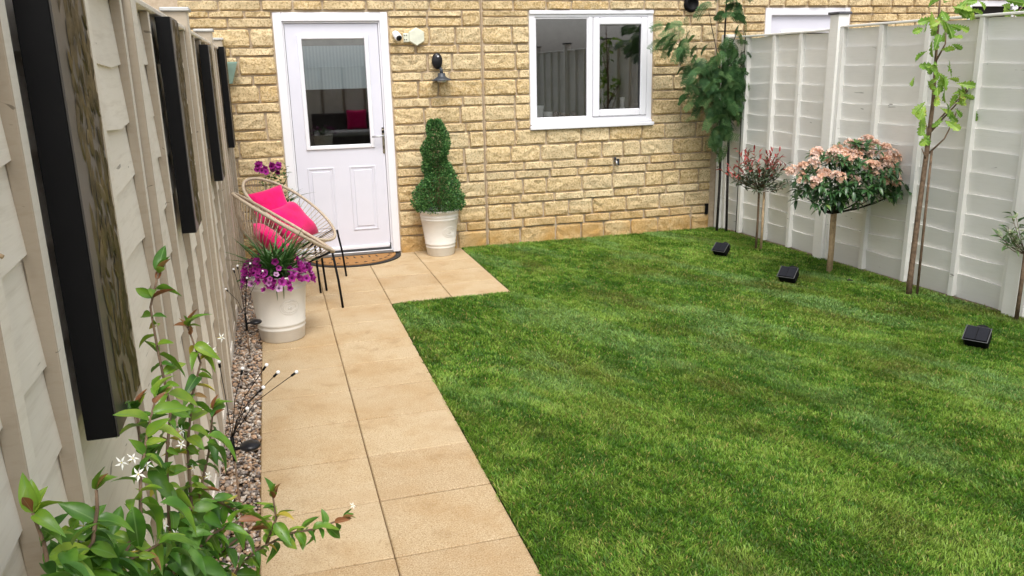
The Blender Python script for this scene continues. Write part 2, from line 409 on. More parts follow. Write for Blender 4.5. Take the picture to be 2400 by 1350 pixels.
# ------------------------------------------------------------------ gravel strip
gb = bmesh.new(); box(gb, (-.06,-9.2,-.044), (.148,.01,-.020)); o = obj('gravel_bed', gb, M['soil']); tag(o, kind='structure')
def pebbles(n, seed=5):
    rg = np.random.default_rng(seed)
    b = bmesh.new(); bmesh.ops.create_icosphere(b, subdivisions=1, radius=1)
    base = np.array([v.co for v in b.verts]); b.verts.ensure_lookup_table()
    fc = np.array([[v.index for v in f.verts] for f in b.faces]); b.free()
    y = rg.uniform(-6.6, -.02, n); x = rg.uniform(-.04, .152, n)
    s = rg.uniform(.0045, .0105, n)*(1+.5*(rg.random(n) < .08)); z = -.022+rg.uniform(.0, .020, n)
    ax = np.stack([s*rg.uniform(.8,1.5,n), s*rg.uniform(.8,1.3,n), s*rg.uniform(.5,.9,n)], 1)
    a = rg.uniform(0, 2*math.pi, n); tl = rg.normal(0, .35, n)
    V = base[None]*(1+.18*rg.standard_normal((n, len(base), 1)))*ax[:, None, :]
    X = V[..., 0]; Y = V[..., 1]; Z = V[..., 2]
    X2 = X*np.cos(tl)[:, None]+Z*np.sin(tl)[:, None]; Z2 = -X*np.sin(tl)[:, None]+Z*np.cos(tl)[:, None]
    Xr = X2*np.cos(a)[:, None]-Y*np.sin(a)[:, None]; Yr = X2*np.sin(a)[:, None]+Y*np.cos(a)[:, None]
    V = np.stack([Xr+x[:, None], Yr+y[:, None], Z2+z[:, None]], -1)
    pal = np.array([(.50,.42,.34),(.36,.24,.15),(.26,.22,.19),(.58,.51,.43),(.42,.28,.18),(.14,.115,.10),(.52,.34,.22),(.66,.60,.52)])
    c = pal[rg.choice(8, n, p=[.17,.17,.18,.10,.14,.12,.07,.05])]*rg.uniform(.75, 1.2, (n, 1))
    C = np.repeat(c[:, None, :], len(base), 1)
    F = (fc[None]+len(base)*np.arange(n)[:, None, None]).reshape(-1, 3)
    return V.reshape(-1, 3), F, C.reshape(-1, 3)
V_, F_, C_ = pebbles(10500)
o = obj('gravel', np_mesh('gravel', V_, F_, 3, [M['pebble']], C_)); tag(o, 'strip of mixed brown and grey pebbles along the foot of the left fence', 'gravel', kind='stuff')

# ------------------------------------------------------------------ house wall of split-faced stone
ZC = [-.035,.152,.237,.388,.466,.616,.696,.774,.928,1.077,1.160,1.307,1.390,1.537,1.615,1.770,1.840,1.995,2.077,2.132,2.215,2.365,2.445,2.60]
STONE_Y = -.014
def stone_mesh(x0, x1, z0, z1, rg):
    w, h = x1-x0, z1-z0
    nx = max(4, min(8, int(round(w/.045)))); nz = 3 if h < .1 else 5
    cr = min(.055, h*.5)*rg.uniform(.4, 1.0)
    b = bmesh.new(); grid = []
    bulge = rg.uniform(.013, .022); tx, tz = rg.uniform(-.006,.006), rg.uniform(-.004,.004)
    for j in range(nz+1):
        row = []
        for i in range(nx+1):
            u, v = i/nx, j/nz
            ei = i in (0, nx); ej = j in (0, nz)
            x = x0+w*u; z = z0+h*v
            if ei and ej:
                x += cr*(.5 if i == 0 else -.5); z += cr*(.5 if j == 0 else -.5)
            if not ei:
                x = x0+w*((i-1)/(nx-2)*.94+.03) if 0 < i < nx else x
                x += rg.uniform(-.12,.12)*w/nx
            else: x += rg.uniform(-.005,.005)
            if not ej:
                z = z0+h*((j-1)/max(1, nz-2)*.80+.10) if nz > 2 else z
                z += rg.uniform(-.10,.10)*h/nz
            else: z += rg.uniform(-.0045,.0045)
            d = .003 if (ei or ej) else bulge+rg.uniform(-.007,.007)
            row.append(b.verts.new((x, STONE_Y+.012-d-tx*(u-.5)-tz*(v-.5), z)))
        grid.append(row)
    for j in range(nz):
        for i in range(nx):
            q = (grid[j][i], grid[j][i+1], grid[j+1][i+1], grid[j+1][i])
            if rg.random() < .5: b.faces.new((q[0],q[1],q[2])); b.faces.new((q[0],q[2],q[3]))
            else: b.faces.new((q[0],q[1],q[3])); b.faces.new((q[1],q[2],q[3]))
    loop = grid[0]+[grid[j][nx] for j in range(1, nz+1)]+[grid[nz][i] for i in range(nx-1, -1, -1)]+[grid[j][0] for j in range(nz-1, 0, -1)]
    back = [b.verts.new((v.co.x, .016, v.co.z)) for v in loop]
    n = len(loop)
    for k in range(n): b.faces.new((loop[(k+1)%n], loop[k], back[k], back[(k+1)%n]))
    return b
def lay_stones(parent, spans, zmin=-1, seed=3, wmin=.18, wmax=.37, courses=None):
    """spans(zmid) -> list of (x0, x1) of wall at that height"""
    rg = random.Random(seed); J = .0075; cnt = 0; Z = courses or ZC
    taken = {}
    for k in range(len(Z)-1):
        z0, z1 = Z[k], Z[k+1]
        if z1 < zmin: continue
        for (a, bx) in spans((z0+z1)/2):
            x = a
            blocks = sorted(taken.get(k, []))
            while x < bx-.01:
                hit = [q for q in blocks if q[0]-.012 <= x < q[1]-.001]
                if hit: x = hit[0][1]; continue
                nxt = min([q[0] for q in blocks if q[0] > x]+[bx])
                w = rg.uniform(wmin, wmax) if (z1-z0) > .1 else rg.uniform(wmin+.05, wmax+.03)
                if nxt-(x+w) < .10: w = (nxt-x) if nxt-x < wmax+.1 else (nxt-x)/2
                zz = z1
                if w < .27 and k+1 < len(Z)-1 and rg.random() < .085 and (Z[k+2]-z0) < .245 and nxt-(x+w) >= 0 and any(s0 <= x and x+w <= s1+.001 for s0, s1 in spans((Z[k+1]+Z[k+2])/2)):
                    zz = Z[k+2]; taken.setdefault(k+1, []).append((x, x+w))
                bmk = stone_mesh(x+J, x+w-J, z0+J*.85, zz-J*.85, rg)
                obj('stone', bmk, M['stone'], parent); cnt += 1
                x += w
    return cnt
house = empty('stone_house', (0,0,0)); tag(house, 'buff split-stone house wall with white back door and white window', 'house')
b = bmesh.new()
DX0, DX1, DZ = .432, 1.388, 2.12
WX0, WX1, WZ0, WZ1 = 2.672, 3.906, 1.070, 2.134
for lo, hi in [((-.6,.004,-.045),(DX0,.30,DZ)), ((DX1,.004,-.045),(2.2185,.30,DZ)), ((2.2275,.004,-.045),(WX0,.30,DZ)), ((WX1,.004,-.045),(4.575,.30,DZ)),
               ((WX0,.004,-.045),(WX1,.30,WZ0)), ((-.6,.004,DZ),(4.575,.30,5.0))]:
    box(b, lo, hi)
wall = obj('wall', b, M['mortar'], house)
def spans1(z):
    s = [(-.30, DX0-.003)] if z < DZ else []
    if z < DZ: s += [(DX1+.003, 2.218)]
    else: s += [(-.30, 2.218)]
    if WZ0 < z < WZ1: s += [(2.228, WX0-.003), (WX1+.003, 4.575)]
    else: s += [(2.228, 4.575)]
    return s
n1 = lay_stones(wall, spans1, seed=11)
b = bmesh.new(); box(b, (2.2190,.000,-.03), (2.2270,.003,2.6)); obj('expansion_joint', b, simple('joint_sealant', (.34,.25,.16), .8), house)

# neighbouring house beyond the right fence
nh = empty('stone_terrace_house', (4.6,0,0)); tag(nh, 'neighbouring buff stone house seen over the grey fence with white door head', 'house')
b = bmesh.new()
ND0, ND1, NDZ = 5.115, 6.095, 2.150; NW0, NW1, NWZ0, NWZ1 = 7.56, 8.9, 1.2, 2.22
L_ = (-4.6, 0, 0)
for lo, hi in [((4.5765,.006,-.045),(ND0,.30,NDZ)), ((ND1,.006,-.045),(NW0,.30,NDZ)), ((NW1,.006,-.045),(11,.30,NDZ)), ((NW0,.006,-.045),(NW1,.30,NWZ0)), ((4.5765,.006,NDZ),(NW0,.30,5.0)), ((NW0,.006,NWZ1),(11,.30,5.0)), ((NW1,.0065,NDZ),(11,.298,NWZ1))]:
    box(b, lo, hi)
bmesh.ops.translate(b, verts=b.verts, vec=L_)
nwall = obj('wall', b, M['mortar'], nh)
def spans2(z):
    s = []
    if z < NDZ: s += [(4.585, ND0-.003)]; a = ND1+.003
    else: a = 4.585
    if NWZ0 < z < NWZ1: s += [(a, NW0-.003), (NW1+.003, 9.6)]
    else: s += [(a, 9.6)]
    return s
k0 = len(nwall.children)
lay_stones(nwall, spans2, zmin=1.55, seed=23, wmin=.13, wmax=.30, courses=ZC[:16]+[1.84,1.93,2.01,2.09,2.16,2.235,2.31,2.40,2.50,2.60])
for ch in nwall.children: ch.location.x -= 4.6

def frame(bm, x0, x1, z0, z1, t, y0, y1, bev=.004, tb=None, mi=0):
    tb = t if tb is None else tb
    box(bm, (x0, y0, z0), (x0+t, y1, z1), bev, mi); box(bm, (x1-t, y0, z0), (x1, y1, z1), bev, mi)
    box(bm, (x0+t-.0005, y0+.0008, z1-t), (x1-t+.0005, y1, z1-.0006), bev, mi); box(bm, (x0+t-.0005, y0+.0008, z0+.0006), (x1-t+.0005, y1, z0+tb), bev, mi)

# --- back door
door = part_empty('door', house)
b = bmesh.new()
box(b, (DX0, -.008, 0.012), (DX0+.072, .075, DZ), .004); box(b, (DX1-.068, -.008, 0.012), (DX1, .075, DZ), .004)
box(b, (DX0+.0715, -.0075, DZ-.072), (DX1-.0675, .075, DZ-.001), .004)
box(b, (DX0+.072, .012, .03), (DX0+.086, .075, DZ-.0725), .003); box(b, (DX1-.082, .012, .03), (DX1-.068, .075, DZ-.0725), .003); box(b, (DX0+.072, .0125, DZ-.088), (DX1-.068, .075, DZ-.0725), .003)
obj('door_frame', b, M['upvc'], door)
LX0, LX1, LZ0, LZ1 = DX0+.086, DX1-.082, .075, DZ-.088
GX0, GX1, GZ0, GZ1 = .652, 1.182, 1.005, 1.905
b = bmesh.new()
y0, y1 = .022, .066
box(b, (LX0+.004, y0, LZ0), (GX0-.02, y1, LZ1-.004)); box(b, (GX1+.02, y0, LZ0), (LX1-.004, y1, LZ1-.004))
box(b, (GX0-.02, y0+.0003, GZ1+.02), (GX1+.02, y1, LZ1-.004)); box(b, (GX0-.02, y0+.0003, LZ0), (GX1+.02, y1, GZ0-.02))
leaf_o = obj('door_leaf', b, M['door'], door)
b = bmesh.new()
def raised(bm, x0, x1, z0, z1, yf):
    frame(bm, x0, x1, z0, z1, .016, yf-.007, yf+.003, .003)
    frame(bm, x0+.016, x1-.016, z0+.016, z1-.016, .014, yf-.0015, yf+.003, .001)
    box(bm, (x0+.034, yf-.006, z0+.034), (x1-.034, yf+.003, z1-.034), .005)
raised(b, .612, .842, .235, .815, y0); obj('raised_panel', b, M['door'], door)
b = bmesh.new(); raised(b, .978, 1.208, .235, .815, y0); obj('raised_panel', b, M['door'], door)
b = bmesh.new(); frame(b, GX0-.034, GX1+.034, GZ0-.034, GZ1+.034, .036, y0-.014, y0+.010, .006); obj('glazing_bead', b, M['upvc'], door)
b = bmesh.new(); box(b, (GX0-.005, y0+.011, GZ0-.005), (GX1+.005, y0+.015, GZ1+.005)); obj('pane', b, M['glass'], door)
b = bmesh.new(); box(b, (GX0-.002, .0430, GZ0+.545*(GZ1-GZ0)), (GX1+.002, .0455, GZ1-.055)); box(b, (GX0-.002, .0415, GZ0+.535*(GZ1-GZ0)), (GX1+.002, .047, GZ0+.545*(GZ1-GZ0)), .001); obj('blind', b, M['blind'], door)
b = bmesh.new(); box(b, (GX0-.002, .0395, GZ1-.055), (GX1+.002, .060, GZ1+.004), .004); obj('blind_cassette', b, simple('grey_cassette', (.42,.43,.42), .5), door)
b = bmesh.new(); box(b, (DX0+.075, -.012, .010), (DX1-.070, .072, .040), .003); obj('threshold', b, M['alu'], door)
b = bmesh.new(); box(b, (LX0+.004, .016, .041), (LX1-.006, .05, .058), .002); box(b, (LX1-.0055, .010, .040), (LX1+.001, .05, .10)); obj('weather_seal', b, M['seal'], door)
b = bmesh.new(); box(b, (LX0+.006, y0-.016, .060), (LX1-.012, y0+.001, .092), .006); obj('drip_bar', b, M['upvc'], door)
hb = bmesh.new(); box(hb, (1.284, y0-.010, .915), (1.303, y0, 1.145), .004); ball(hb, (1.2935, y0-.013, 1.125), .010, 2, (1,.6,1))
hd = obj('handle', hb, M['brass'], door)
hb = bmesh.new(); tube(hb, [(1.2935,y0-.009,1.072),(1.2935,y0-.05,1.072),(1.280,y0-.058,1.072),(1.19,y0-.056,1.070)], [.009,.009,.009,.0075], 8); obj('lever', hb, M['alu'], hd)
hb = bmesh.new(); box(hb, (1.2895, y0-.0125, .955), (1.2975, y0-.0095, .985), .001); obj('keyhole', hb, M['black'], hd)
hb = bmesh.new(); box(hb, (1.285, y0-.016, 1.095), (1.302, y0-.0101, 1.146), .003); obj('handle_cover', hb, M['black'], hd)

# --- window
win = part_empty('window', house)
b = bmesh.new()
frame(b, WX0, WX1, WZ0+.036, WZ1-.006, .056, .002, .070, .004)
MX = 3.272
box(b, (MX-.020, .003, WZ0+.088), (MX+.022, .069, WZ1-.061), .004)
obj('frame', b, M['upvc'], win)
b = bmesh.new(); box(b, (WX0+.002, -.012, WZ1-.036), (WX1-.002, .0015, WZ1-.002), .003); obj('head_trim', b, M['upvc'], win)
b = bmesh.new()
sx0, sx1, sz0, sz1 = MX+.024, WX1-.058, WZ0+.094, WZ1-.066
frame(b, sx0, sx1, sz0, sz1, .066, -.010, .05, .009); obj('sash', b, M['upvc'], win)
b = bmesh.new(); frame(b, WX0+.052, MX-.016, WZ0+.088, WZ1-.060, .018, .010, .04, .004); obj('glazing_bead', b, M['upvc'], win)
b = bmesh.new(); box(b, (WX0+.06, .024, WZ0+.09), (MX-.02, .028, WZ1-.07)); obj('pane', b, M['glass'], win)
b = bmesh.new(); box(b, (sx0+.05, .020, sz0+.05), (sx1-.05, .024, sz1-.05)); obj('pane', b, M['glass'], win)
b = bmesh.new(); frame(b, sx0+.064, sx1-.064, sz0+.064, sz1-.064, .006, .004, .022, .001); obj('seal', b, M['seal'], win)
b = bmesh.new(); box(b, (WX0-.012, -.048, WZ0-.004), (WX1+.012, .004, WZ0+.030), .006); box(b, (WX0+.004, -.030, WZ0+.0302), (WX1-.004, .003, WZ0+.052), .006); obj('sill', b, M['upvc'], win)

# rooms behind the glass
def room(name, x0, x1, z0, z1, depth, parent, mat):
    bm = bmesh.new(); y0 = .29; y1 = y0+depth
    vs = [bm.verts.new(p) for p in [(x0,y0,z0),(x1,y0,z0),(x1,y0,z1),(x0,y0,z1),(x0,y1,z0),(x1,y1,z0),(x1,y1,z1),(x0,y1,z1)]]
    for q in [(4,5,6,7),(0,4,7,3),(5,1,2,6),(0,1,5,4),(3,7,6,2)]: bm.faces.new([vs[i] for i in q])
    return obj(name, bm, mat, parent)
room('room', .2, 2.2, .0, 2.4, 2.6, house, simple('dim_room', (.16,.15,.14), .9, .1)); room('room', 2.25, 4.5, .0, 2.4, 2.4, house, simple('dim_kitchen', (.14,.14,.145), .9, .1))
b = bmesh.new(); box(b, (WX0-.02, .072, WZ0+.02), (WX1+.02, .288, WZ0+.055), .003); obj('inner_sill', b, M['upvc'], house)
def small_pot(x, y, z, r, h, label):
    bm = bmesh.new(); lathe(bm, [(0,0),(r*.75,0),(r*.82,h*.1),(r*.97,h*.8),(r,h*.82),(r*1.04,h),(r*.94,h),(r*.9,h*.8),(0,h*.8)], 20, (x,y,z))
    tag(obj('plant_pot', bm, M['white_pl']), label, 'pot')
small_pot(2.780, .125, WZ0+.057, .062, .155, 'taller white pot on the sill inside the left window pane')
small_pot(2.885, .115, WZ0+.057, .045, .095, 'shorter white pot on the sill inside the left window pane')
b = bmesh.new()
lathe(b, [(0,0),(.045,0),(.062,.02),(.060,.05),(.030,.09),(.018,.12),(.020,.17),(.024,.205),(0,.21)], 16, (3.66,.14,WZ0+.056))
tube(b, [(3.70,.14,WZ0+.11),(3.735,.14,WZ0+.15),(3.745,.14,WZ0+.12),(3.725,.14,WZ0+.085)], .007, 6)
tag(obj('jug', b, M['white_pl']), 'white jug with curved handle inside the right window pane', 'jug')
b = bmesh.new(); lathe(b, [(0,0),(.03,0),(.065,.025),(.07,.045),(.066,.045),(.03,.012),(0,.010)], 18, (3.50,.13,WZ0+.056)); tag(obj('bowl', b, M['white_pl']), 'low white bowl inside the right window pane', 'bowl')
b = bmesh.new()
for k in range(24):
    a = random.uniform(0, 6.28); r_ = random.uniform(.0,.16); x = 3.06+r_*math.cos(a)*1.1; ball(b, (x, .17+.04*math.sin(a), WZ0+.075+random.uniform(0,.06)), random.uniform(.012,.024), 1)
tag(obj('dried_arrangement', b, simple('dried_brown_pods', (.16,.07,.045), .8, .2, .5)), 'low brown dried arrangement on the sill inside the left pane', 'ornament')

# neighbour's door head and window
nd = part_empty('door', nh, (-4.6,0,0)); b = bmesh.new(); frame(b, ND0, ND1, .02, NDZ, .07, -.004, .07, .004); obj('door_frame', b, M['upvc'], nd)
b = bmesh.new(); box(b, (ND0+.075, .030, .03), (ND1-.075, .065, NDZ-.075)); obj('door_leaf', b, M['door'], nd)
b = bmesh.new(); frame(b, ND0+.20, ND1-.20, 1.05, 1.94, .03, .018, .034, .004); obj('glazing_bead', b, M['upvc'], nd)
b = bmesh.new(); box(b, (ND0+.225, .026, 1.08), (ND1-.225, .029, 1.92)); obj('pane', b, M['blackgloss'], nd)
nw = part_empty('window', nh, (-4.6,0,0)); b = bmesh.new(); frame(b, NW0, NW1, NWZ0, NWZ1, .06, .0, .07, .004); box(b, (8.16,.001,NWZ0+.06), (8.24,.069,NWZ1-.061), .004); obj('frame', b, M['upvc'], nw)
b = bmesh.new(); box(b, (NW0+.05,.04,NWZ0+.05), (NW1-.05,.045,NWZ1-.05)); obj('pane', b, M['blackgloss'], nw)

# ------------------------------------------------------------------ things on the wall
YF = -.024
t_ = empty('security_camera', (1.447,YF,1.94)); tag(t_, 'white bullet security camera with black face beside the back door', 'camera')
b = bmesh.new(); lathe(b, [(0,0),(.026,0),(.026,.012),(0,.012)], 18); bmesh.ops.rotate(b, verts=b.verts, cent=(0,0,0), matrix=Euler((R(90),0,0)).to_matrix()); obj('mount', b, M['white_pl'], t_)
ax = Vector((.012,-.055,-.028)).normalized(); q = ax.to_track_quat('Z','Y').to_matrix().to_4x4()
b = bmesh.new(); lathe(b, [(0,0),(.020,0),(.029,.010),(.031,.03),(.031,.085),(.029,.090),(.024,.091),(0,.091)], 20); bmesh.ops.transform(b, matrix=Matrix.Translation((0,-.012,0)) @ q, verts=b.verts); obj('body', b, M['white_pl'], t_)
b = bmesh.new(); lathe(b, [(.0245,.0905),(.0245,.096),(.022,.099),(0,.100)], 20); bmesh.ops.transform(b, matrix=Matrix.Translation((0,-.012,0)) @ q, verts=b.verts); obj('lens_face', b, M['blackgloss'], t_)
t_ = empty('junction_box', (1.628,YF,1.912)); tag(t_, 'cream hexagonal junction box on the stone wall above the lamp', 'junction box')
b = bmesh.new(); lathe(b, [(0,0),(.078,0),(.078,.030),(.070,.040),(0,.040)], 6)
bmesh.ops.transform(b, matrix=Euler((R(90),0,0)).to_matrix().to_4x4() @ Matrix.Rotation(R(30),4,'Z'), verts=b.verts)
for f in b.faces: f.smooth = False
obj('housing', b, M['cream_pl'], t_)
b = bmesh.new(); box(b, (-.115,-.022,-.045), (-.060,-.001,.030), .005); obj('bracket', b, M['cream_pl'], t_)
b = bmesh.new()
for dz in (.018, -.018):
    for dx in (-.105, -.088): ball(b, (dx,-.024,dz-.005), .0055, 1)
obj('screw', b, M['black'], t_)
t_ = empty('wall_lamp', (1.80,YF,1.66)); tag(t_, 'black outdoor wall lamp with oval head and flared shade', 'wall lamp')
b = bmesh.new(); ball(b, (0,-.03,.045), .055, 3, (.88,.55,1.30)); obj('head', b, M['blackgloss'], t_)
b = bmesh.new(); ball(b, (.003,-.061,.082), .0095, 2); obj('sensor', b, M['lens'], t_)
b = bmesh.new(); tube(b, [(.024,-.022,-.01),(.03,-.05,-.03),(.03,-.05,-.062)], [.015,.013,.016], 10); obj('arm', b, M['charcoal'], t_)
b = bmesh.new(); lathe(b, [(.0,-.058),(.030,-.058),(.034,-.085),(.050,-.098),(.092,-.118),(.093,-.123),(.030,-.116),(0,-.114)], 24, (.03,-.055,0)); obj('shade', b, M['charcoal'], t_)
b = bmesh.new(); lathe(b, [(.040,-.118),(.040,-.132),(.030,-.138),(0,-.139)], 20, (.03,-.055,0)); obj('lens', b, M['lens'], t_)
b = bmesh.new(); lathe(b, [(0,0),(.078,0),(.078,.012),(.066,.030),(.050,.036),(.046,.020),(0,.018)], 28); bmesh.ops.rotate(b, verts=b.verts, cent=(0,0,0), matrix=Euler((R(90),0,0)).to_matrix())
tag(obj('flue_cover', b, M['black'], loc=(4.285,YF+.004,2.185)), 'round black flue terminal high on the stone wall right of window', 'flue')
t_ = empty('outside_tap', (3.537,YF,.735)); tag(t_, 'small outside tap fitting low on the stone wall under the window', 'tap')
b = bmesh.new(); tube(b, [(-.014,.02,.0),(-.014,-.03,.0),(-.014,-.040,-.035)], .009, 8); obj('spout', b, M['alu'], t_)
b = bmesh.new(); box(b, (.004,-.022,-.040), (.022,.01,.024), .004); box(b, (-.024,-.012,.012), (-.006,.006,.040), .003); obj('valve', b, M['charcoal'], t_)
b = bmesh.new(); box(b, (-.013,-.018,-.055), (.018,.015,.055), .004)
for k in range(5): box(b, (-.009,-.021,-.042+k*.019), (.014,-.018,-.033+k*.019))
tag(obj('air_vent', b, M['black'], loc=(4.535,YF+.006,.20)), 'small black vent low on the stone wall beside the grey fence', 'vent')
t_ = empty('wall_planter', (.022,YF,1.655)); tag(t_, 'sage green tapered planter hanging on the wall behind the fence', 'planter')
b = bmesh.new()
vt = [b.verts.new(p) for p in [(-.15,0,.075),(.098,0,.075),(.098,-.10,.062),(-.15,-.10,.062),(-.10,0,-.10),(.045,0,-.10),(.040,-.05,-.10),(-.10,-.05,-.10)]]
for q_ in [(3,2,6,7),(2,1,5,6),(0,3,7,4),(4,7,6,5),(0,4,5,1)]: b.faces.new([vt[i] for i in q_])
obj('bucket', b, M['sage'], t_)
b = bmesh.new(); closed_tube(b, [(-.152,0,.077),(.100,0,.077),(.100,-.102,.064),(-.152,-.102,.064)], .006, 6); obj('rim', b, M['sage'], t_)

# ------------------------------------------------------------------ fences
def board_mesh(L, H, th, seed, tilt, wav=.006, up=False):
    """lap board: runs along local +y from 0 to L; x = outward; z = 0..H with overlap behind the next"""
    rg = random.Random(seed); n = 10; b = bmesh.new(); rings = []
    p1, p2 = rg.uniform(0, 6), rg.uniform(0, 6)
    for i in range(n+1):
        y = L*i/n; w1 = wav*(math.sin(p1+i*.9)+.6*math.sin(p2+i*2.1)); w2 = wav*.3*math.sin(p2+i*1.3)
        if not up: zb, zt, xb, xt = w1, H+.02, tilt, 0
        else:      zb, zt, xb, xt = -.02+w2, H+w1, 0, tilt
        bow = .0015*math.sin(p1+i*.7)
        rings.append([b.verts.new(p) for p in [(xb-th+bow,y,zb),(xb+bow,y,zb),(xt+bow,y,zt),(xt-th+bow,y,zt)]])
    for a, c in zip(rings, rings[1:]):
        for k in range(4): b.faces.new((a[k], c[k], c[(k+1)%4], a[(k+1)%4]))
    b.faces.new(rings[0]); b.faces.new(rings[-1][::-1])
    bmesh.ops.recalc_face_normals(b, faces=b.faces)
    return b
def mk_fence_side_mat(bm):    # faces looking along the fence: bare timber tone, side shade painted in
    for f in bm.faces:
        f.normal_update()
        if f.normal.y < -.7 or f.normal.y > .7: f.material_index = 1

# left fence: plane x = 0, posts proud of the boards
lf = empty('timber_fence', (0,0,0)); tag(lf, 'stone coloured lap timber fence with black framed panels, left of the path', 'fence')
LP = [-.065, -1.46, -3.30, -5.03, -6.86, -8.70, -10.5]
for y in LP:
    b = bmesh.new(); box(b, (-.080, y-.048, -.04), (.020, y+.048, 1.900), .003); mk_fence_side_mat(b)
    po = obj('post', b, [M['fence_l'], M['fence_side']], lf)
    b = bmesh.new(); box(b, (-.092, y-.060, 1.9005), (.032, y+.060, 1.918), .004); obj('post_cap', b, M['cap'], lf)
bm_cache = [board_mesh(1.80, .146, .006, 40+k, .010, .008) for k in range(4)]
board_l = []
for k, bb in enumerate(bm_cache):
    me = bpy.data.meshes.new('board'); bb.to_mesh(me); me.materials.append(M['fence_l']); board_l.append(me)
rb = random.Random(4)
for pi in range(len(LP)-1):
    ya, yb = LP[pi+1]+.049, LP[pi]-.049
    for k in range(12):
        o = bpy.data.objects.new('board', board_l[rb.randrange(4)]); link(o, lf)
        o.location = (-.0265+rb.uniform(-.0015,.0015), ya+.012, .06+k*.1455+rb.uniform(-.006,.006)); o.scale = (1, (yb-ya-.024)/1.80, 1)
    zt = 1.822
    def bat(y0, y1, x1=.000, x0=-.0245):
        b = bmesh.new(); z1_ = zt-.006; box(b, (x0, y0, .04), (x1, y1, z1_), .002)
        for v in b.verts: v.co.y += .0035*math.sin(v.co.z*5+y0*7)
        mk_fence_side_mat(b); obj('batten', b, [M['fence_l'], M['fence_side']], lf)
    bat(ya+.0, ya+.036); bat(yb-.036, yb)
    W = yb-ya
    if pi == 3:
        for yb_ in (-5.55, -6.14, -6.36): bat(yb_-.019, yb_+.019)
    else:
        for fr in (.25, .5, .75): bat(ya+W*fr-.019, ya+W*fr+.019)
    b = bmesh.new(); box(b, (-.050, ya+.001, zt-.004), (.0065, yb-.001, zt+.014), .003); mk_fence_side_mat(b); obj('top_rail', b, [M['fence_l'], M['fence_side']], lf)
    b = bmesh.new(); box(b, (-.046, ya+.001, -.035), (-.010, yb-.001, .058), .003); obj('gravel_board', b, M['fence_l'], lf)
b = bmesh.new(); tube(b, [(-.024,-6.33,1.432),(.004,-6.335,1.415)], .0028, 6); obj('splinter', b, M['stake'], lf)

# right fence: along x = fx(y); local frame rotated so +x' faces the lawn
rfe = empty('grey_fence', (XR0, 0, 0)); tag(rfe, 'pale grey painted lap panel fence running along the right of the lawn', 'fence')
ang = math.atan(-AR)   # fence direction relative to -y
rfe.rotation_euler = (0, 0, math.pi+ang)          # local +x -> world -x, local +y -> world -y
RP = [.055, 1.585, 3.43, 5.28, 7.13, 8.98]
board_r = []
for k in range(4):
    bb = board_mesh(1.80, .146, .014, 80+k, .018, .0060, up=True); me = bpy.data.meshes.new('board'); bb.to_mesh(me); bb.free(); me.materials.append(M['fence_r']); board_r.append(me)
for i, y in enumerate(RP):
    w_ = .05 if i else .045
    b = bmesh.new(); box(b, (-.055, y-w_, -.04), (.046, y+w_, 1.985 if i else 1.90), .003); obj('post', b, M['fence_r'], rfe)
    if i:
        b = bmesh.new(); box(b, (-.070, y-.066, 1.9855), (.060, y+.066, 2.005), .004); bmesh.ops.transform(b, matrix=Matrix.Identity(4), verts=b.verts); obj('post_cap', b, M['capdark'], rfe)
for pi in range(len(RP)-1):
    ya, yb = RP[pi]+.051, RP[pi+1]-.051; zt = 1.865 if pi == 0 else 1.885
    for k in range(13):
        H0 = .02+k*.142
        if H0 > zt-.05: break
        o = bpy.data.objects.new('board', board_r[rb.randrange(4)]); link(o, rfe)
        hz = min(1.0, (zt-.004-H0)/.150)
        o.location = (-.026+rb.uniform(-.002,.002), ya+.01, H0+(rb.uniform(-.005,.005) if hz == 1 else 0)); o.scale = (1, (yb-ya-.02)/1.80, hz)
    def bat(y0, y1, x1=.022, x0=-.022):
        b = bmesh.new(); box(b, (x0, y0, .01), (x1, y1, zt-.004), .002)
        for v in b.verts: v.co.y += .003*math.sin(v.co.z*4+y0*5)
        obj('batten', b, M['fence_r'], rfe)
    bat(ya, ya+.038); bat(yb-.038, yb)
    W = yb-ya
    ps = [.20, .485, .735] if pi == 0 else [.25, .5, .75]
    for fr in ps: bat(ya+W*fr-.02, ya+W*fr+.02)
    b = bmesh.new(); box(b, (-.036, ya+.001, zt-.002), (.026, yb-.001, zt+.014), .003); obj('top_rail', b, M['fence_r'], rfe)

# black framed leaf-screen panels on the left fence
def screen_mesh(seed):
    rg = random.Random(seed); b = bmesh.new()
    for k in range(190):
        cy = .215-.17*rg.random()**1.25; cz = rg.uniform(.01, .645); L = rg.uniform(.025, .085); w = L*rg.uniform(.07,.15); a = rg.gauss(math.pi/2+.1, .35)
        d = Vector((0, math.cos(a), math.sin(a))); s = Vector((0, -d.z, d.y)); n = 5; lft, rgtv = [], []
        c0 = Vector((.0025+rg.uniform(0,.0015), cy, cz))
        p0 = b.verts.new(c0-d*L/2); p1 = b.verts.new(c0+d*L/2); mids = []
        for i in range(1, n):
            u = i/n; ww = w*math.sin(math.pi*u)**.8; c = c0+d*(u-.5)*L
            lft.append(b.verts.new(c+s*ww)); mids.append(b.verts.new(c+Vector((.0022,0,0)))); rgtv.append(b.verts.new(c-s*ww))
        for S_ in (lft, rgtv):
            b.faces.new((p0, S_[0], mids[0])); b.faces.new((p1, mids[-1], S_[-1]))
            for i in range(n-2): b.faces.new((S_[i], S_[i+1], mids[i+1], mids[i]))
    for v in b.verts:
        v.co.y = min(.214, max(.006, v.co.y)); v.co.z = min(.648, max(.006, v.co.z))
    me = bpy.data.meshes.new('leaf_relief'); b.to_mesh(me); b.free(); me.materials.append(M['screen_leaf']); return me
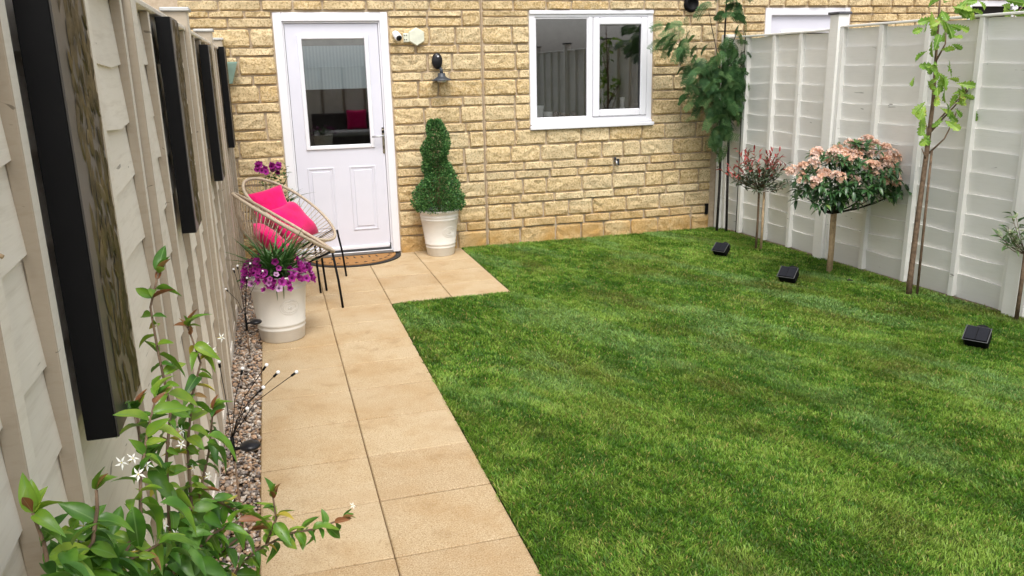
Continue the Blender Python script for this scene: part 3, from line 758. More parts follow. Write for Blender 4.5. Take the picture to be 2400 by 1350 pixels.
SCR = [(-6.095,1.065,.70,'largest and nearest black framed leaf screen hung on the left fence'),
       (-4.435,1.095,.715,'second nearest black framed leaf screen, on the fence above the firefly lights'),
       (-2.565,1.050,.735,'third black framed leaf screen hung on fence beside a post cap'),
       (-.560,1.070,.765,'farthest black framed leaf screen, on the fence nearest the house')]
def make_screen():
    r_ = empty('wall_screen'); b = bmesh.new()
    D = .048
    box(b, (0,0,0), (D-.003,.220,.655), .0015)
    obj('frame', b, M['black'], r_)
    b = bmesh.new(); box(b, (D-.0028,.0006,.0006), (D,.2194,.6544), .0005); obj('backing', b, M['screen_grey'], r_)
    o = obj('leaf_relief', screen_mesh(3), None, r_); o.location = (D-.003, 0, 0)
    return r_
scr0 = make_screen()
for i, (y, z, h, lab) in enumerate(SCR):
    o = scr0 if i == 0 else copy_tree(scr0)
    o.location = (.0015, y, z); o.scale = (1, 1.06, h/.655); tag(o, lab, 'wall art', 'black framed leaf screens along the left fence')

# ------------------------------------------------------------------ leaf building blocks
def leaf_mesh(name, L, W, mat, n=6, fold=.25, droop=.35, tip=1.0, wave=0.0, seed=0):
    rg = random.Random(seed); b = bmesh.new(); rows_ = []
    for i in range(n+1):
        u = i/n; w = W*.5*(math.sin(math.pi*min(1, u**.80*1.0))**.85 if 0 < u < 1 else 0)*(1-.15*u*tip)
        y = L*u*(1-.12*droop*u); z = -droop*L*u*u*.55
        if i in (0, n): rows_.append([b.verts.new((0, y, z))])
        else:
            wv = wave*L*rg.uniform(-1,1)
            rows_.append([b.verts.new((-w, y, z+w*fold*2+wv)), b.verts.new((0, y, z)), b.verts.new((w, y, z+w*fold*2-wv))])
    for a, c in zip(rows_, rows_[1:]):
        if len(a) == 1: fs = [(a[0], c[1], c[0]), (a[0], c[2], c[1])]
        elif len(c) == 1: fs = [(a[0], a[1], c[0]), (a[1], a[2], c[0])]
        else: fs = [(a[0], a[1], c[1], c[0]), (a[1], a[2], c[2], c[1])]
        for f in fs: b.faces.new(f).smooth = True
    me = bpy.data.meshes.new(name); b.to_mesh(me); b.free(); me.materials.append(mat); return me
def orient(o, loc, d, upv=Vector((0,0,1)), roll=0.0, s=1.0):
    d = Vector(d).normalized(); x = d.cross(upv)
    if x.length < 1e-3: x = Vector((1,0,0))
    x.normalize(); z = x.cross(d)
    if roll: x, z = x*math.cos(roll)+z*math.sin(roll), -x*math.sin(roll)+z*math.cos(roll)
    mt = Matrix((x, d, z)).transposed().to_4x4() @ Matrix.Scale(s, 4); mt.translation = Vector(loc); o.matrix_local = mt
def put_leaf(me, parent, loc, d, roll=0, s=1.0, name='leaf'):
    o = bpy.data.objects.new(name, me); link(o, parent); orient(o, loc, d, roll=roll, s=s); return o
BAG = {}
def bag_leaf(me, parent, loc, d, roll=0, s=1.0, name='leaf', limit=280):
    k = parent.name+name; bg_ = BAG.setdefault(k, dict(n=0, P=parent, name=name, items=[]))
    if bg_['n'] < limit: bg_['n'] += 1; return put_leaf(me, parent, loc, d, roll, s, name)
    d = Vector(d).normalized(); x = d.cross(Vector((0,0,1)))
    x = x.normalized() if x.length > 1e-3 else Vector((1,0,0)); z = x.cross(d)
    if roll: x, z = x*math.cos(roll)+z*math.sin(roll), -x*math.sin(roll)+z*math.cos(roll)
    bg_['items'].append((me, np.array(Matrix((x, d, z)).transposed()), np.array(loc), s))
def flush_bags():
    for bg_ in BAG.values():
        if not bg_['items']: continue
        V, F, MI, mats, off = [], [], [], [], 0; tmpl = {}
        for me, A, p, s in bg_['items']:
            if me not in tmpl:
                co = np.zeros(len(me.vertices)*3); me.vertices.foreach_get('co', co); me.calc_loop_triangles()
                tr_ = np.zeros(len(me.loop_triangles)*3, dtype=np.int32); me.loop_triangles.foreach_get('vertices', tr_)
                mt_ = me.materials[0]
                if mt_ not in mats: mats.append(mt_)
                tmpl[me] = (co.reshape(-1, 3), tr_.reshape(-1, 3), mats.index(mt_))
            co, tr_, mi = tmpl[me]; V.append(co@A.T*s+p); F.append(tr_+off); MI += [mi]*len(tr_); off += len(co)
        me2 = np_mesh('foliage', np.concatenate(V), np.concatenate(F), 3, mats, None, True)
        me2.polygons.foreach_set('material_index', np.array(MI, dtype=np.int32))
        o = obj('foliage', me2, None, bg_['P']); o['kind'] = 'stuff'
def rdir(rg, up=0.0, spread=1.0):
    a = rg.uniform(0, 6.283); z = rg.uniform(-1, 1)*spread+up; r_ = 1
    return Vector((math.cos(a)*r_, math.sin(a)*r_, z)).normalized()
def leaf_cloud(name, P, D, L, W, cols, mat, rg):
    """many tiny 2-quad leaves joined: P (n,3) D (n,3)"""
    n = len(P); D = D/np.linalg.norm(D, axis=1, keepdims=True)
    r_ = rg.standard_normal((n, 3)); X = np.cross(D, r_); X /= np.linalg.norm(X, axis=1, keepdims=True); Z = np.cross(X, D)
    L = L*rg.uniform(.7, 1.25, n); W = W*rg.uniform(.7, 1.2, n)
    a = P; c = P+D*L[:, None]+Z*(-.15*L)[:, None]
    mL = P+D*(L*.5)[:, None]-X*(W*.5)[:, None]+Z*(.12*W)[:, None]; mR = P+D*(L*.5)[:, None]+X*(W*.5)[:, None]+Z*(.12*W)[:, None]; mm = P+D*(L*.5)[:, None]
    V = np.stack([a, mL, mm, mR, c], 1).reshape(-1, 3)
    F = np.array([[0,2,1],[0,3,2],[1,2,4],[2,3,4]]); F = (F[None]+5*np.arange(n)[:, None, None]).reshape(-1, 3)
    return np_mesh(name, V, F, 3, [mat], np.repeat(cols, 5, 0), True)

# ------------------------------------------------------------------ pots
def make_pot(name, loc, rb_, rt, h, label, rot=0):
    r_ = empty(name, loc, rot); tag(r_, label, 'planter')
    def rad(z): return rb_+(rt-rb_)*z/h
    prof = [(0,0),(rb_*.96,0),(rb_,.006)]
    for z in (.19, .26, .80, .86):
        zz = z*h; prof += [(rad(zz-.006), zz-.006), (rad(zz)+.0045, zz), (rad(zz+.006), zz+.006)]
    prof += [(rad(h*.93), h*.93), (rad(h*.94)+.006, h*.94), (rt+.010, h*.985), (rt+.007, h), (rt-.006, h), (rt-.012, h*.93), (rt*.90, h*.90)]
    b = bmesh.new(); lathe(b, prof, 40); obj('pot_body', b, M['pot'], r_)
    b = bmesh.new(); lathe(b, [(rt*.905, h*.905), (rt*.5, h*.925), (0, h*.93)], 24); obj('soil', b, M['soil'], r_)
    # oval embossed badge with an illegible motif
    b = bmesh.new(); a0 = R(-68); zc = h*.54
    def on(u, v, lift=.0):   # u around (m), v up (m)
        z = zc+v; rr = rad(z)+lift; a = a0+u/rr; return (rr*math.cos(a), rr*math.sin(a), z)
    for A, B, rr in ((.062,.045,.0022), (.040,.028,.0016)):
        closed_tube_pts = [on(A*math.cos(2*math.pi*k/36), B*math.sin(2*math.pi*k/36), .0008) for k in range(36)]
        rings = []
        for i, p in enumerate(closed_tube_pts):
            p = Vector(p); nn = Vector((p.x, p.y, 0)).normalized(); t2 = (Vector(closed_tube_pts[(i+1)%36])-Vector(closed_tube_pts[i-1])).normalized(); s2 = nn.cross(t2)
            rings.append([b.verts.new(p+(nn*math.cos(q1)+s2*math.sin(q1))*rr) for q1 in [0, 1.57, 3.14, 4.71]])
        for i in range(36):
            for k in range(4): b.faces.new((rings[i][k], rings[i][(k+1)%4], rings[(i+1)%36][(k+1)%4], rings[(i+1)%36][k])).smooth = True
    rg = random.Random(5)
    for k in range(22):
        a = 2*math.pi*k/22; tube(b, [on(.051*math.cos(a), .0365*math.sin(a), .0005), on(.051*math.cos(a+.12)+.002, .0365*math.sin(a+.12)+.003, .0005)], .0016, 4)
    for k in range(10):
        a = rg.uniform(0, 6.28); q_ = rg.uniform(.3, .9); tube(b, [on(.0*math.cos(a), .0, .0005), on(.016*q_*math.cos(a), .013*q_*math.sin(a), .001), on(.030*q_*math.cos(a+.3), .021*q_*math.sin(a+.3), .0005)], .0015, 4)
    bmesh.ops.recalc_face_normals(b, faces=b.faces)
    obj('badge', b, M['pot'], r_)
    return r_
pot_a = make_pot('planter_pot', (.286,-2.235,0), .137, .178, .425, 'large cream pot of purple petunias standing beside the wicker chairs')
pot_b = make_pot('planter_pot', (1.728,-.205,0), .122, .178, .418, 'cream ribbed pot with a spiral topiary standing right of the door')
pot_c = make_pot('planter_pot', (.300,-.270,0), .135, .178, .440, 'cream pot hidden behind the wicker chairs in the house corner')

# purple petunias
t = NT('petunia_petal'); c = t.ramp(t.rnd(), [(0, (.16,.006,.10)), (.5, (.29,.012,.19)), (.85, (.42,.05,.33)), (1, (.62,.42,.60))])
gz = t.n('ShaderNodeSeparateXYZ'); t.l(t.obj(), gz.inputs[0])
rr = t.math('SQRT', t.math('ADD', t.math('POWER', gz.outputs[0], 2.0), t.math('POWER', gz.outputs[2], 2.0)))
c = t.mix(t.ramp(t.math('MULTIPLY', rr, 40.0), [(.10, 1.0), (.5, 0.0)]), c, (.07,.0,.06))
p_ = t.bsdf(c, .6, .2); tr = t.n('ShaderNodeBsdfTranslucent'); t.l(c, tr.inputs[0]); mx = t.n('ShaderNodeMixShader'); mx.inputs[0].default_value = .3; t.l(p_, mx.inputs[1]); t.l(tr.outputs[0], mx.inputs[2]); M['petunia'] = t.done(mx.outputs[0])
def petunia_mesh(seed, R0=.021):
    rg = random.Random(seed); b = bmesh.new(); n = 20
    c = b.verts.new((0,-.016,0)); r1 = []; r2_ = []
    for k in range(n):
        a = 2*math.pi*k/n; lob = 1+.14*math.cos(5*a)
        r1.append(b.verts.new((.006*math.cos(a), -.003, .006*math.sin(a))))
        r2_.append(b.verts.new((R0*lob*math.cos(a), .004+.004*math.sin(5*a+1)+rg.uniform(-.001,.001), R0*lob*math.sin(a))))
    for k in range(n):
        k2 = (k+1)%n; b.faces.new((c, r1[k], r1[k2])).smooth = True; b.faces.new((r1[k], r2_[k], r2_[k2], r1[k2])).smooth = True
    me = bpy.data.meshes.new('flower'); b.to_mesh(me); b.free(); me.materials.append(M['petunia']); return me
PET = [petunia_mesh(1), petunia_mesh(2, .018), petunia_mesh(3, .023)]
M['herb'] = m_leaf('herb_leaf', [(0, (.035,.085,.018)), (.5, (.06,.13,.03)), (1, (.11,.20,.05))], .5, .35, .25)
M['strap'] = m_leaf('strap_leaf', [(0, (.03,.09,.02)), (.6, (.06,.16,.03)), (1, (.16,.25,.10))], .45, .4, .25)
HL = [leaf_mesh('leaf', .035, .016, M['herb'], 4, .2, .4, seed=s) for s in range(2)]
ST = [leaf_mesh('leaf', .26, .013, M['strap'], 7, .5, d, seed=4) for d in (.25, .6, 1.0)]
def petunias(name, cx, cy, z0, rx, rz, nf, nl, nstrap, label, seed, bias=None, hs=1.0):
    rg = random.Random(seed); r_ = empty(name, (cx, cy, z0)); tag(r_, label, 'flowering plant')
    bst = bmesh.new()
    for k in range(14):
        a = rg.uniform(0, 6.28); q_ = rg.uniform(.4, .95); tube(bst, [(0,0,-.04), (rx*.5*q_*math.cos(a), rx*.5*q_*math.sin(a), rz*.6), (rx*q_*math.cos(a), rx*q_*math.sin(a), rz*.25)], .0022, 4)
    obj('stem', bst, M['herb'], r_)
    for k in range(nf):
        a = rg.uniform(0, 6.283)
        if rg.random() < .72: a = rg.uniform(-2.9, -.2)      # most blooms hang over the sunny front
        u = rg.random()**.5; rr_ = rx*(.60+.48*u); z = rz*(1.05-1.25*u**2)+rg.uniform(-.02,.02)
        P = Vector((rr_*math.cos(a), rr_*math.sin(a), z)); d = Vector((math.cos(a)*.8, math.sin(a)*.8-.35, .45)) + Vector([rg.uniform(-.4,.4) for _ in range(3)])
        put_leaf(PET[rg.randrange(3)], r_, P, d, rg.uniform(0, 6), rg.uniform(.8, 1.15), 'flower')
    for k in range(nl):
        a = rg.uniform(0, 6.283); u = rg.random()**.6; P = Vector((rx*u*math.cos(a), rx*u*math.sin(a), rz*(.9-.9*u*u)-.01))
        put_leaf(HL[k%2], r_, P, Vector((math.cos(a), math.sin(a), rg.uniform(-.3,.9))), rg.uniform(-.8,.8), rg.uniform(.8,1.4))
    for k in range(nstrap):
        a = rg.uniform(0, 6.283); el = rg.uniform(.7, 2.6)
        put_leaf(ST[rg.randrange(3)], r_, (rg.uniform(-.06,.06), rg.uniform(-.05,.05), 0), Vector((math.cos(a), math.sin(a), el*1.2)), rg.uniform(-.5,.5), rg.uniform(.7,1.35)*hs)
    return r_
pa = petunias('petunia_plant', .286, -2.235, .40, .215, .115, 92, 130, 120, 'purple petunias with spiky green leaves filling the large cream pot', 3)
for k, (x, y, z, dx_) in enumerate([(-.01,-.19,.0,0.02),(.03,-.185,.0,.06)]):
    put_leaf(ST[2], pa, (x, y, z+.01), Vector((dx_*.5, -.35, -1)), 0, .5)
petunias('petunia_plant', .300, -.270, .44, .13, .40, 0, 150, 26, 'leafy green plant with a few dark purple flowers behind the far chair', 9, hs=1.3)
far_pl = bpy.data.objects['petunia_plant.001']
rg = random.Random(3)
for k in range(15): put_leaf(PET[k%3], far_pl, (rg.uniform(-.11,.07), -.06+rg.uniform(-.05,.05), .425+rg.uniform(-.045,.045)), Vector((rg.uniform(-.4,.4), -1, rg.uniform(-.1,.6))), 0, 1.15, 'flower')
for k in range(60): put_leaf(HL[k%2], far_pl, (rg.uniform(-.10,.14), -.02+rg.uniform(-.07,.07), .38+rg.uniform(-.07,.06)), rdir(rg, .4), 0, 1.3)

# spiral topiary
rgn = np.random.default_rng(12)
def spiral_pts(n):
    out_p, out_d, dep = [], [], []
    H = .80
    z = rgn.random(n)**1.25*H; th = rgn.uniform(0, 2*math.pi, n)
    env = np.interp(z, [0,.05,.14,.25,.36,.44,.52,.62,.70,.80], [.19,.228,.226,.180,.138,.112,.130,.118,.092,.050])
    ph = (z/.36*2*math.pi-th) % (2*math.pi)
    groove = .5+.5*np.cos(ph-2.2)
    r_ = env*(1-.36*groove**3*(z > .14))*(.82+.36*fbm(th*2.6+3, z*30, 3))
    depth = rgn.random(n)**1.8*.45
    rr_ = r_*(1-depth)
    P = np.stack([rr_*np.cos(th), rr_*np.sin(th), z], 1)
    D = np.stack([np.cos(th), np.sin(th), rgn.uniform(-.2,1.1,n)], 1)+rgn.normal(0,.45,(n,3))
    return P, D, depth
P_, D_, dep = spiral_pts(14000)
tt = rgn.random(len(P_)); c0 = np.array([.026,.090,.026]); c1 = np.array([.080,.215,.055]); c2 = np.array([.19,.38,.11])
cols = np.where((tt < .62)[:, None], c0*(1-tt[:, None])+c1*tt[:, None], c1*.5+c2*.5)
top_ = empty('spiral_topiary', (1.728,-.205,.405)); tag(top_, 'clipped green box topiary in a tapering spiral right of the door', 'topiary')
b = bmesh.new(); tube(b, [(0,0,-.03),(.01,0,.3),(0,0,.74)], [.016,.012,.005], 8); obj('trunk', b, M['bark'], top_)
obj('crown', leaf_cloud('crown', P_, D_, .020, .013, cols, M['crown'], rgn), None, top_)

# ------------------------------------------------------------------ doormat
mt = empty('doormat', (.945,-.045,.0)); tag(mt, 'half-round coir doormat with black rubber border before the back door', 'doormat')
def half_disc(bm, a, b_, z0, z1, n=28, mi=0, inner=0):
    pts = [(-a, 0)]+[(-a*math.cos(math.pi*k/n), -b_*math.sin(math.pi*k/n)) for k in range(1, n)]+[(a, 0)]
    lo = [bm.verts.new((x, y, z0)) for x, y in pts]; hi = [bm.verts.new((x, y, z1)) for x, y in pts]
    bm.faces.new(hi); bm.faces.new(lo[::-1])
    for i in range(len(pts)): bm.faces.new((hi[i], lo[i], lo[(i+1)%len(pts)], hi[(i+1)%len(pts)]))
    bmesh.ops.recalc_face_normals(bm, faces=bm.faces)
b = bmesh.new(); half_disc(b, .435, .405, .0015, .009); obj('rubber_border', b, M['rubber'], mt)
b = bmesh.new(); half_disc(b, .385, .350, .0095, .017); bmesh.ops.translate(b, verts=b.verts, vec=(0,-.015,0)); obj('coir_top', b, M['coir'], mt)
b = bmesh.new()
for k in range(13):       # raised rubber scrollwork
    a = math.pi*(k+.5)/13; cx_, cy_ = -.33*math.cos(a), -.03-.285*math.sin(a)
    tube(b, [(cx_+.016*math.cos(q_*.8)*(1-q_*.1), cy_+.014*math.sin(q_*.8)*(1-q_*.1), .0175) for q_ in range(7)], .0035, 4)
for k in range(7):
    cx_ = -.20+k*.066; tube(b, [(cx_, -.06, .0175), (cx_+.014, -.085, .0175), (cx_+.002, -.105, .0175), (cx_+.018, -.125, .0175)], .0035, 4)
obj('scroll_pattern', b, M['rubber'], mt)

# ------------------------------------------------------------------ wicker chairs
def make_chair():
    r_ = empty('string_chair')
    tilt = .622; cx, cz = -.33, .600
    ex = Vector((math.cos(tilt), 0, -math.sin(tilt))); ey = Vector((0,1,0)); nz = ex.cross(ey); c = Vector((cx, 0, cz))
    A, B = .400, .346; N = 64
    rim = [c+ex*(A*math.cos(2*math.pi*k/N))+ey*(B*math.sin(2*math.pi*k/N)*(1-.10*math.cos(2*math.pi*k/N))) for k in range(N)]
    b = bmesh.new(); closed_tube(b, rim, .0118, 8); obj('rim', b, M['cord'], r_)
    # small inner ring where the strings meet
    rc = c-nz*.235+ex*.03
    ring = [rc+ex*(.085*math.cos(2*math.pi*k/N))+ey*(.075*math.sin(2*math.pi*k/N)) for k in range(N)]
    b = bmesh.new(); closed_tube(b, ring[::2], .006, 6); obj('inner_ring', b, M['black'], r_)
    b = bmesh.new()
    for k in range(N):
        p, q_ = rim[k], ring[k]; pts = []
        for s in range(5):
            u = s/4; pts.append(p.lerp(q_, u)-nz*(.085*math.sin(math.pi*u)*(.9)))
        tube(b, pts, .0028, 4, False)
    obj('strings', b, M['cord'], r_)
    # steel frame under the basket: two U-shaped supports
    for s in (-1, 1):
        b = bmesh.new(); tube(b, [(-.02, .265*s, 0), (-.035, .255*s, .20), (-.055, .225*s, .395)], .0085, 8); obj('leg', b, M['black'], r_)
        b = bmesh.new(); tube(b, [(-.56, .215*s, 0), (-.50, .21*s, .20), (-.46, .20*s, .36), (-.40, .17*s, .42)], .0085, 8); obj('leg', b, M['black'], r_)
    b = bmesh.new(); tube(b, [(-.075,-.235,.405),(-.20,-.12,.33),(-.24,0,.315),(-.20,.12,.33),(-.075,.235,.405)], .0085, 8)
    tube(b, [(-.40,-.17,.42),(-.40,0,.355),(-.40,.17,.42)], .0085, 8); tube(b, [(-.24,0,.315),(-.40,0,.355)], .0085, 8); obj('support', b, M['black'], r_)
    return r_
ch1 = make_chair(); ch1.location = (.6925,-1.422,0); ch1.rotation_euler = (0,0,R(8.4)); tag(ch1, 'beige string lounge chair with black legs, the nearer, behind the petunia pot', 'chair', 'pair of beige string lounge chairs')
ch2 = copy_tree(ch1); ch2.location = (.722,-.993,0); ch2.rotation_euler = (0,0,R(-26.5)); tag(ch2, 'beige string lounge chair with black legs, the farther, nearest the back door', 'chair', 'pair of beige string lounge chairs')

def cushion_mesh(w, h, t_, seed=0):
    b = bmesh.new(); n = 12; rg = random.Random(seed); top, bot = {}, {}
    for j in range(n+1):
        for i in range(n+1):
            u, v = 2*i/n-1, 2*j/n-1
            k = (1-u**4)*(1-v**4); pin = 1-.07*(1-abs(u))*abs(v)**2-.0; pin2 = 1-.07*(1-abs(v))*abs(u)**2
            x, y = u*w/2*pin2, v*h/2*pin; z = t_/2*max(0, k)**.55*(1+.06*math.sin(5*u+seed)*math.cos(4*v))
            top[i,j] = b.verts.new((x, y, z+.0015)); bot[i,j] = b.verts.new((x, y, -z-.0015))
    for j in range(n):
        for i in range(n):
            b.faces.new((top[i,j], top[i+1,j], top[i+1,j+1], top[i,j+1])).smooth = True
            b.faces.new((bot[i,j], bot[i,j+1], bot[i+1,j+1], bot[i+1,j])).smooth = True
    def edge(a, c): b.faces.new((top[a], bot[a], bot[c], top[c])).smooth = True
    for i in range(n): edge((i,0),(i+1,0)); edge((i+1,n),(i,n)); edge((0,i+1),(0,i)); edge((n,i),(n,i+1))
    bmesh.ops.recalc_face_normals(b, faces=b.faces)
    return b
def cushion(loc, rot, w, h, t_, label, seed=0, mat='pink'):
    o = obj('cushion', cushion_mesh(w, h, t_, seed), M[mat]); o.location = loc; o.rotation_euler = [R(a) for a in rot]
    tag(o, label, 'cushion', 'bright pink cushions' if mat == 'pink' else None); return o
cushion((.425,-.87,.495), (8,48,-28), .34, .37, .16, 'plump bright pink cushion lying in the seat of the farther chair', 1)
cushion((.275,-.80,.635), (24,66,-44), .26, .30, .10, 'bright pink cushion propped against the back of the farther chair', 2)
cushion((.285,-1.47,.465), (4,46,14), .34, .34, .12, 'bright pink cushion in the nearer chair, seen through its strings', 3)

# ------------------------------------------------------------------ firefly stake lights
def firefly(base, zc, tips, disc, label):
    r_ = empty('firefly_light', (base[0], base[1], 0)); tag(r_, label, 'garden light', 'solar firefly stake lights in the gravel')
    b = bmesh.new(); tube(b, [(0,0,-.01),(0,0,zc-.06)], .004, 6); obj('stake', b, simple('stake_metal', (.20,.13,.08), .5), r_)
    b = bmesh.new(); tube(b, [(0,0,zc-.07),(0,0,zc+.02)], .0065, 8); box(b, (0,-.006,zc-.030), (disc[0]-base[0]-.02,.006,zc-.022), .001); obj('hub', b, M['black'], r_)
    b = bmesh.new(); ball(b, (disc[0]-base[0], 0, zc-.022), .036, 3, (1,1,.42)); obj('solar_disc', b, M['blackgloss'], r_)
    for tp in tips:
        p = Vector(tp)-Vector((base[0], base[1], 0)); q_ = Vector((0,0,zc+.015)); mid = q_.lerp(p, .5)+Vector((-(p.x)*.12, 0, .015)); d = (p-mid).normalized()
        b = bmesh.new(); tube(b, [q_, mid, p-d*.016], .0014, 5); tube(b, [p-d*.022, p-d*.004], .0042, 8); w_ = obj('wire', b, M['black'], r_)
        b = bmesh.new(); ball(b, p, .0068, 2); obj('bulb', b, M['white_pl'], w_)
firefly((.104,-4.68), .405, [(.095,-4.72,.713),(.159,-4.60,.638),(.241,-4.66,.662),(.277,-4.70,.645),(.337,-4.68,.631),(.226,-4.74,.612),(.17,-4.78,.56)], (.160,0), 'black firefly stake light with white bulbs standing in front of the paving joint')
firefly((.085,-2.50), .215, [(.045,-2.46,.517),(.074,-2.56,.557),(.144,-2.52,.556),(.209,-2.50,.50),(.12,-2.58,.485),(.0,-2.62,.44)], (.140,0), 'black firefly stake light with white bulbs beside the petunia pot')

# ------------------------------------------------------------------ solar spotlights
def make_spot():
    r_ = empty('solar_spotlight')
    b = bmesh.new(); tube(b, [(0,0,-.02),(0,0,.035)], .008, 6); obj('spike', b, M['black'], r_)
    b = bmesh.new(); box(b, (-.060,-.048,-.062), (.060,.048,.012), .010); bmesh.ops.rotate(b, verts=b.verts, cent=(0,0,0), matrix=Euler((R(38),0,0)).to_matrix()); bmesh.ops.translate(b, verts=b.verts, vec=(0,-.018,.072)); p = obj('solar_panel', b, M['black'], r_)
    b = bmesh.new()
    for i in range(2): box(b, (-.054+i*.056,-.043,.0123), (-.002+i*.056,.043,.0135))
    bmesh.ops.rotate(b, verts=b.verts, cent=(0,0,0), matrix=Euler((R(38),0,0)).to_matrix()); bmesh.ops.translate(b, verts=b.verts, vec=(0,-.018,.072)); obj('cell', b, M['cell'], p)
    b = bmesh.new(); frame(b, -.062,.062,-.05,.05,.004,-.002,.002,.0005); bmesh.ops.rotate(b, verts=b.verts, cent=(0,0,0), matrix=Euler((R(-90+38),0,0)).to_matrix()); bmesh.ops.translate(b, verts=b.verts, vec=(0,-.026,.0775)); obj('panel_edge', b, simple('grey_edge', (.09,.09,.095), .5), p)
    b = bmesh.new(); lathe(b, [(0,-.03),(.028,-.03),(.034,.0),(.038,.035),(.034,.035),(.028,.01),(0,.008)], 18); bmesh.ops.transform(b, matrix=Matrix.Translation((.01,.035,.062)) @ Euler((R(-62),0,0)).to_matrix().to_4x4(), verts=b.verts); obj('lamp_head', b, M['blackgloss'], r_)
    return r_
sp0 = make_spot()
for i, (x, y, rz, s, lab) in enumerate([(4.165,-3.84,R(-58),1.0,'black solar spotlight nearest, on the open lawn at right'), (4.03,-2.19,R(-55),1.0,'middle black solar spotlight on the lawn before the peach-flowered shrub'), (4.03,-1.20,R(-60),.95,'farthest black solar spotlight on the lawn below the red-tipped shrub')]):
    o = sp0 if i == 0 else copy_tree(sp0)
    o.location = (x, y, 0); o.rotation_euler = (0,0,rz); o.scale = (s*1.08,)*3; tag(o, lab, 'spotlight', 'black solar spotlights on the lawn')
b = bmesh.new(); tube(b, [(4.395,-2.40,.030),(4.41,-2.405,.034),(4.44,-2.41,.028)], [.004,.008,.003], 6)
tag(obj('twig', b, M['barkdark']), 'tiny dark twig lying on the lawn near the peach shrub', 'twig')

# ------------------------------------------------------------------ acacia in the corner
M['acacia'] = m_leaf('acacia_frond', [(0, (.030,.085,.032)), (.5, (.095,.215,.075)), (1, (.26,.40,.15))], .55, .3, .25)
def frond_mesh(seed):
    rg = random.Random(seed); b = bmesh.new(); L = .24; n = 9
    def leaflet(p, d, s_, nn):
        a = b.verts.new(p); c = b.verts.new(p+d*s_+nn*.001); m1 = b.verts.new(p+d*s_*.5+d.cross(nn)*s_*.30); m2 = b.verts.new(p+d*s_*.5-d.cross(nn)*s_*.30); b.faces.new((a, m1, c, m2))
    def pt(u): return Vector((0, L*u*(1-.18*u), -.10*u*u*1.2))
    for i in range(n):
        a, c = pt(i/n), pt((i+1)/n); x = Vector((.0012,0,0)); b.faces.new([b.verts.new(v) for v in (a-x, a+x, c+x, c-x)])
    for i in range(1, n+1):
        u = i/n; p = pt(u)
        for s in (-1, 1):
            d = Vector((s*.85, .5, -.18)).normalized(); pl = .078*(1-.55*abs(u-.45))*rg.uniform(.85,1.1); k = 5
            for j in range(k):
                q_ = p+d*pl*(j+.6)/k+Vector((0,0,-.012*((j+.6)/k)**2))
                for s2 in (-1, 1):
                    dd = (d*.45+Vector((-d.y, d.x, 0))*s2).normalized(); leaflet(q_, dd, .026, Vector((0,0,1)))
    me = bpy.data.meshes.new('frond'); b.to_mesh(me); b.free(); me.materials.append(M['acacia']); return me
FR = [frond_mesh(s) for s in range(3)]
ac = empty('acacia_tree', (4.555,-.21,0)); tag(ac, 'tall dark green feathery-leaved tree in the corner of wall and fence', 'tree')
b = bmesh.new(); tube(b, [(0,0,-.03),(.01,.0,.5),(.0,0,1.0),(-.01,0,1.6),(.0,0,2.25),(.01,0,2.7)], [.014,.013,.012,.010,.008,.004], 8); obj('trunk', b, M['barkdark'], ac)
rg = random.Random(8)
br = [((-.01,0,1.15),(-.18,-.05,1.45),(-.40,-.07,1.74),(-.66,-.07,1.88)), ((0,0,1.0),(-.12,-.06,1.25),(-.27,-.1,1.40),(-.33,-.1,1.42)), ((0,0,1.1),(.05,-.08,1.35),(.11,-.12,1.6),(.12,-.1,1.75)), ((0,0,1.4),(-.10,-.05,1.7),(-.20,-.1,1.95),(-.24,-.1,2.1)), ((0,0,1.3),(.02,-.12,1.45),(.0,-.2,1.5)), ((0,0,.95),(.06,-.08,1.1),(.13,-.14,1.2)), ((0,0,1.7),(.07,-.05,1.85),(.10,-.06,1.95)),((0,0,.9),(-.06,-.06,1.0),(-.14,-.1,1.05))]
for q_ in br:
    b = bmesh.new(); tube(b, q_, [.006]+[.004]*(len(q_)-2)+[.002], 5); obj('branch', b, M['barkdark'], ac)
def fr_at(x, z, n, sx=.06, sz=.06, y=-.11, out=None, s=1.0):
    for k in range(max(3, int(n*1.45))):
        px = x+rg.gauss(0, sx); pz = z+rg.gauss(0, sz); py = y+rg.uniform(-.09,.10)
        d = Vector((out if out is not None else (px-4.555)*1.8+rg.uniform(-.7,.7), rg.uniform(-.7,.15), rg.uniform(-.9,.35)))
        bag_leaf(FR[rg.randrange(3)], ac, (px-4.555, py, pz), d, rg.choice((-1,1))*rg.uniform(.2,1.2), s*rg.uniform(.42,.72), 'frond', 290)
for x, z, n in [(4.02,1.90,5),(4.12,1.76,4),(4.20,1.60,5),(4.30,1.64,6),(4.27,1.40,7),(4.36,1.50,12),(4.42,1.35,12),(4.46,1.62,12),(4.50,1.46,16),(4.56,1.56,15),(4.60,1.40,14),(4.64,1.52,10),(4.52,1.25,11),(4.58,1.15,9),(4.63,1.22,7),(4.48,1.08,8),(4.52,.98,8),(4.50,.88,4),(3.95,1.88,4),(3.90,1.84,3),(4.06,1.90,4),(4.12,1.86,4),(4.22,1.72,5),(4.28,1.55,6),(4.34,1.25,6),(4.48,1.85,5),(4.60,1.88,6),(4.46,2.02,4),(4.55,2.15,5),(4.36,2.14,3),(4.60,2.28,4),(4.68,1.68,8),(4.68,1.45,8)]:
    fr_at(x, z, n)
def stake(x, y, h, r_, mat, label, lean=(0,0)):
    b = bmesh.new(); tube(b, [(x,y,-.02),(x+lean[0]*.5,y+lean[1]*.5,h*.5),(x+lean[0],y+lean[1],h)], [r_,r_,r_*.85], 8)
    tag(obj('plant_stake', b, mat), label, 'stake')
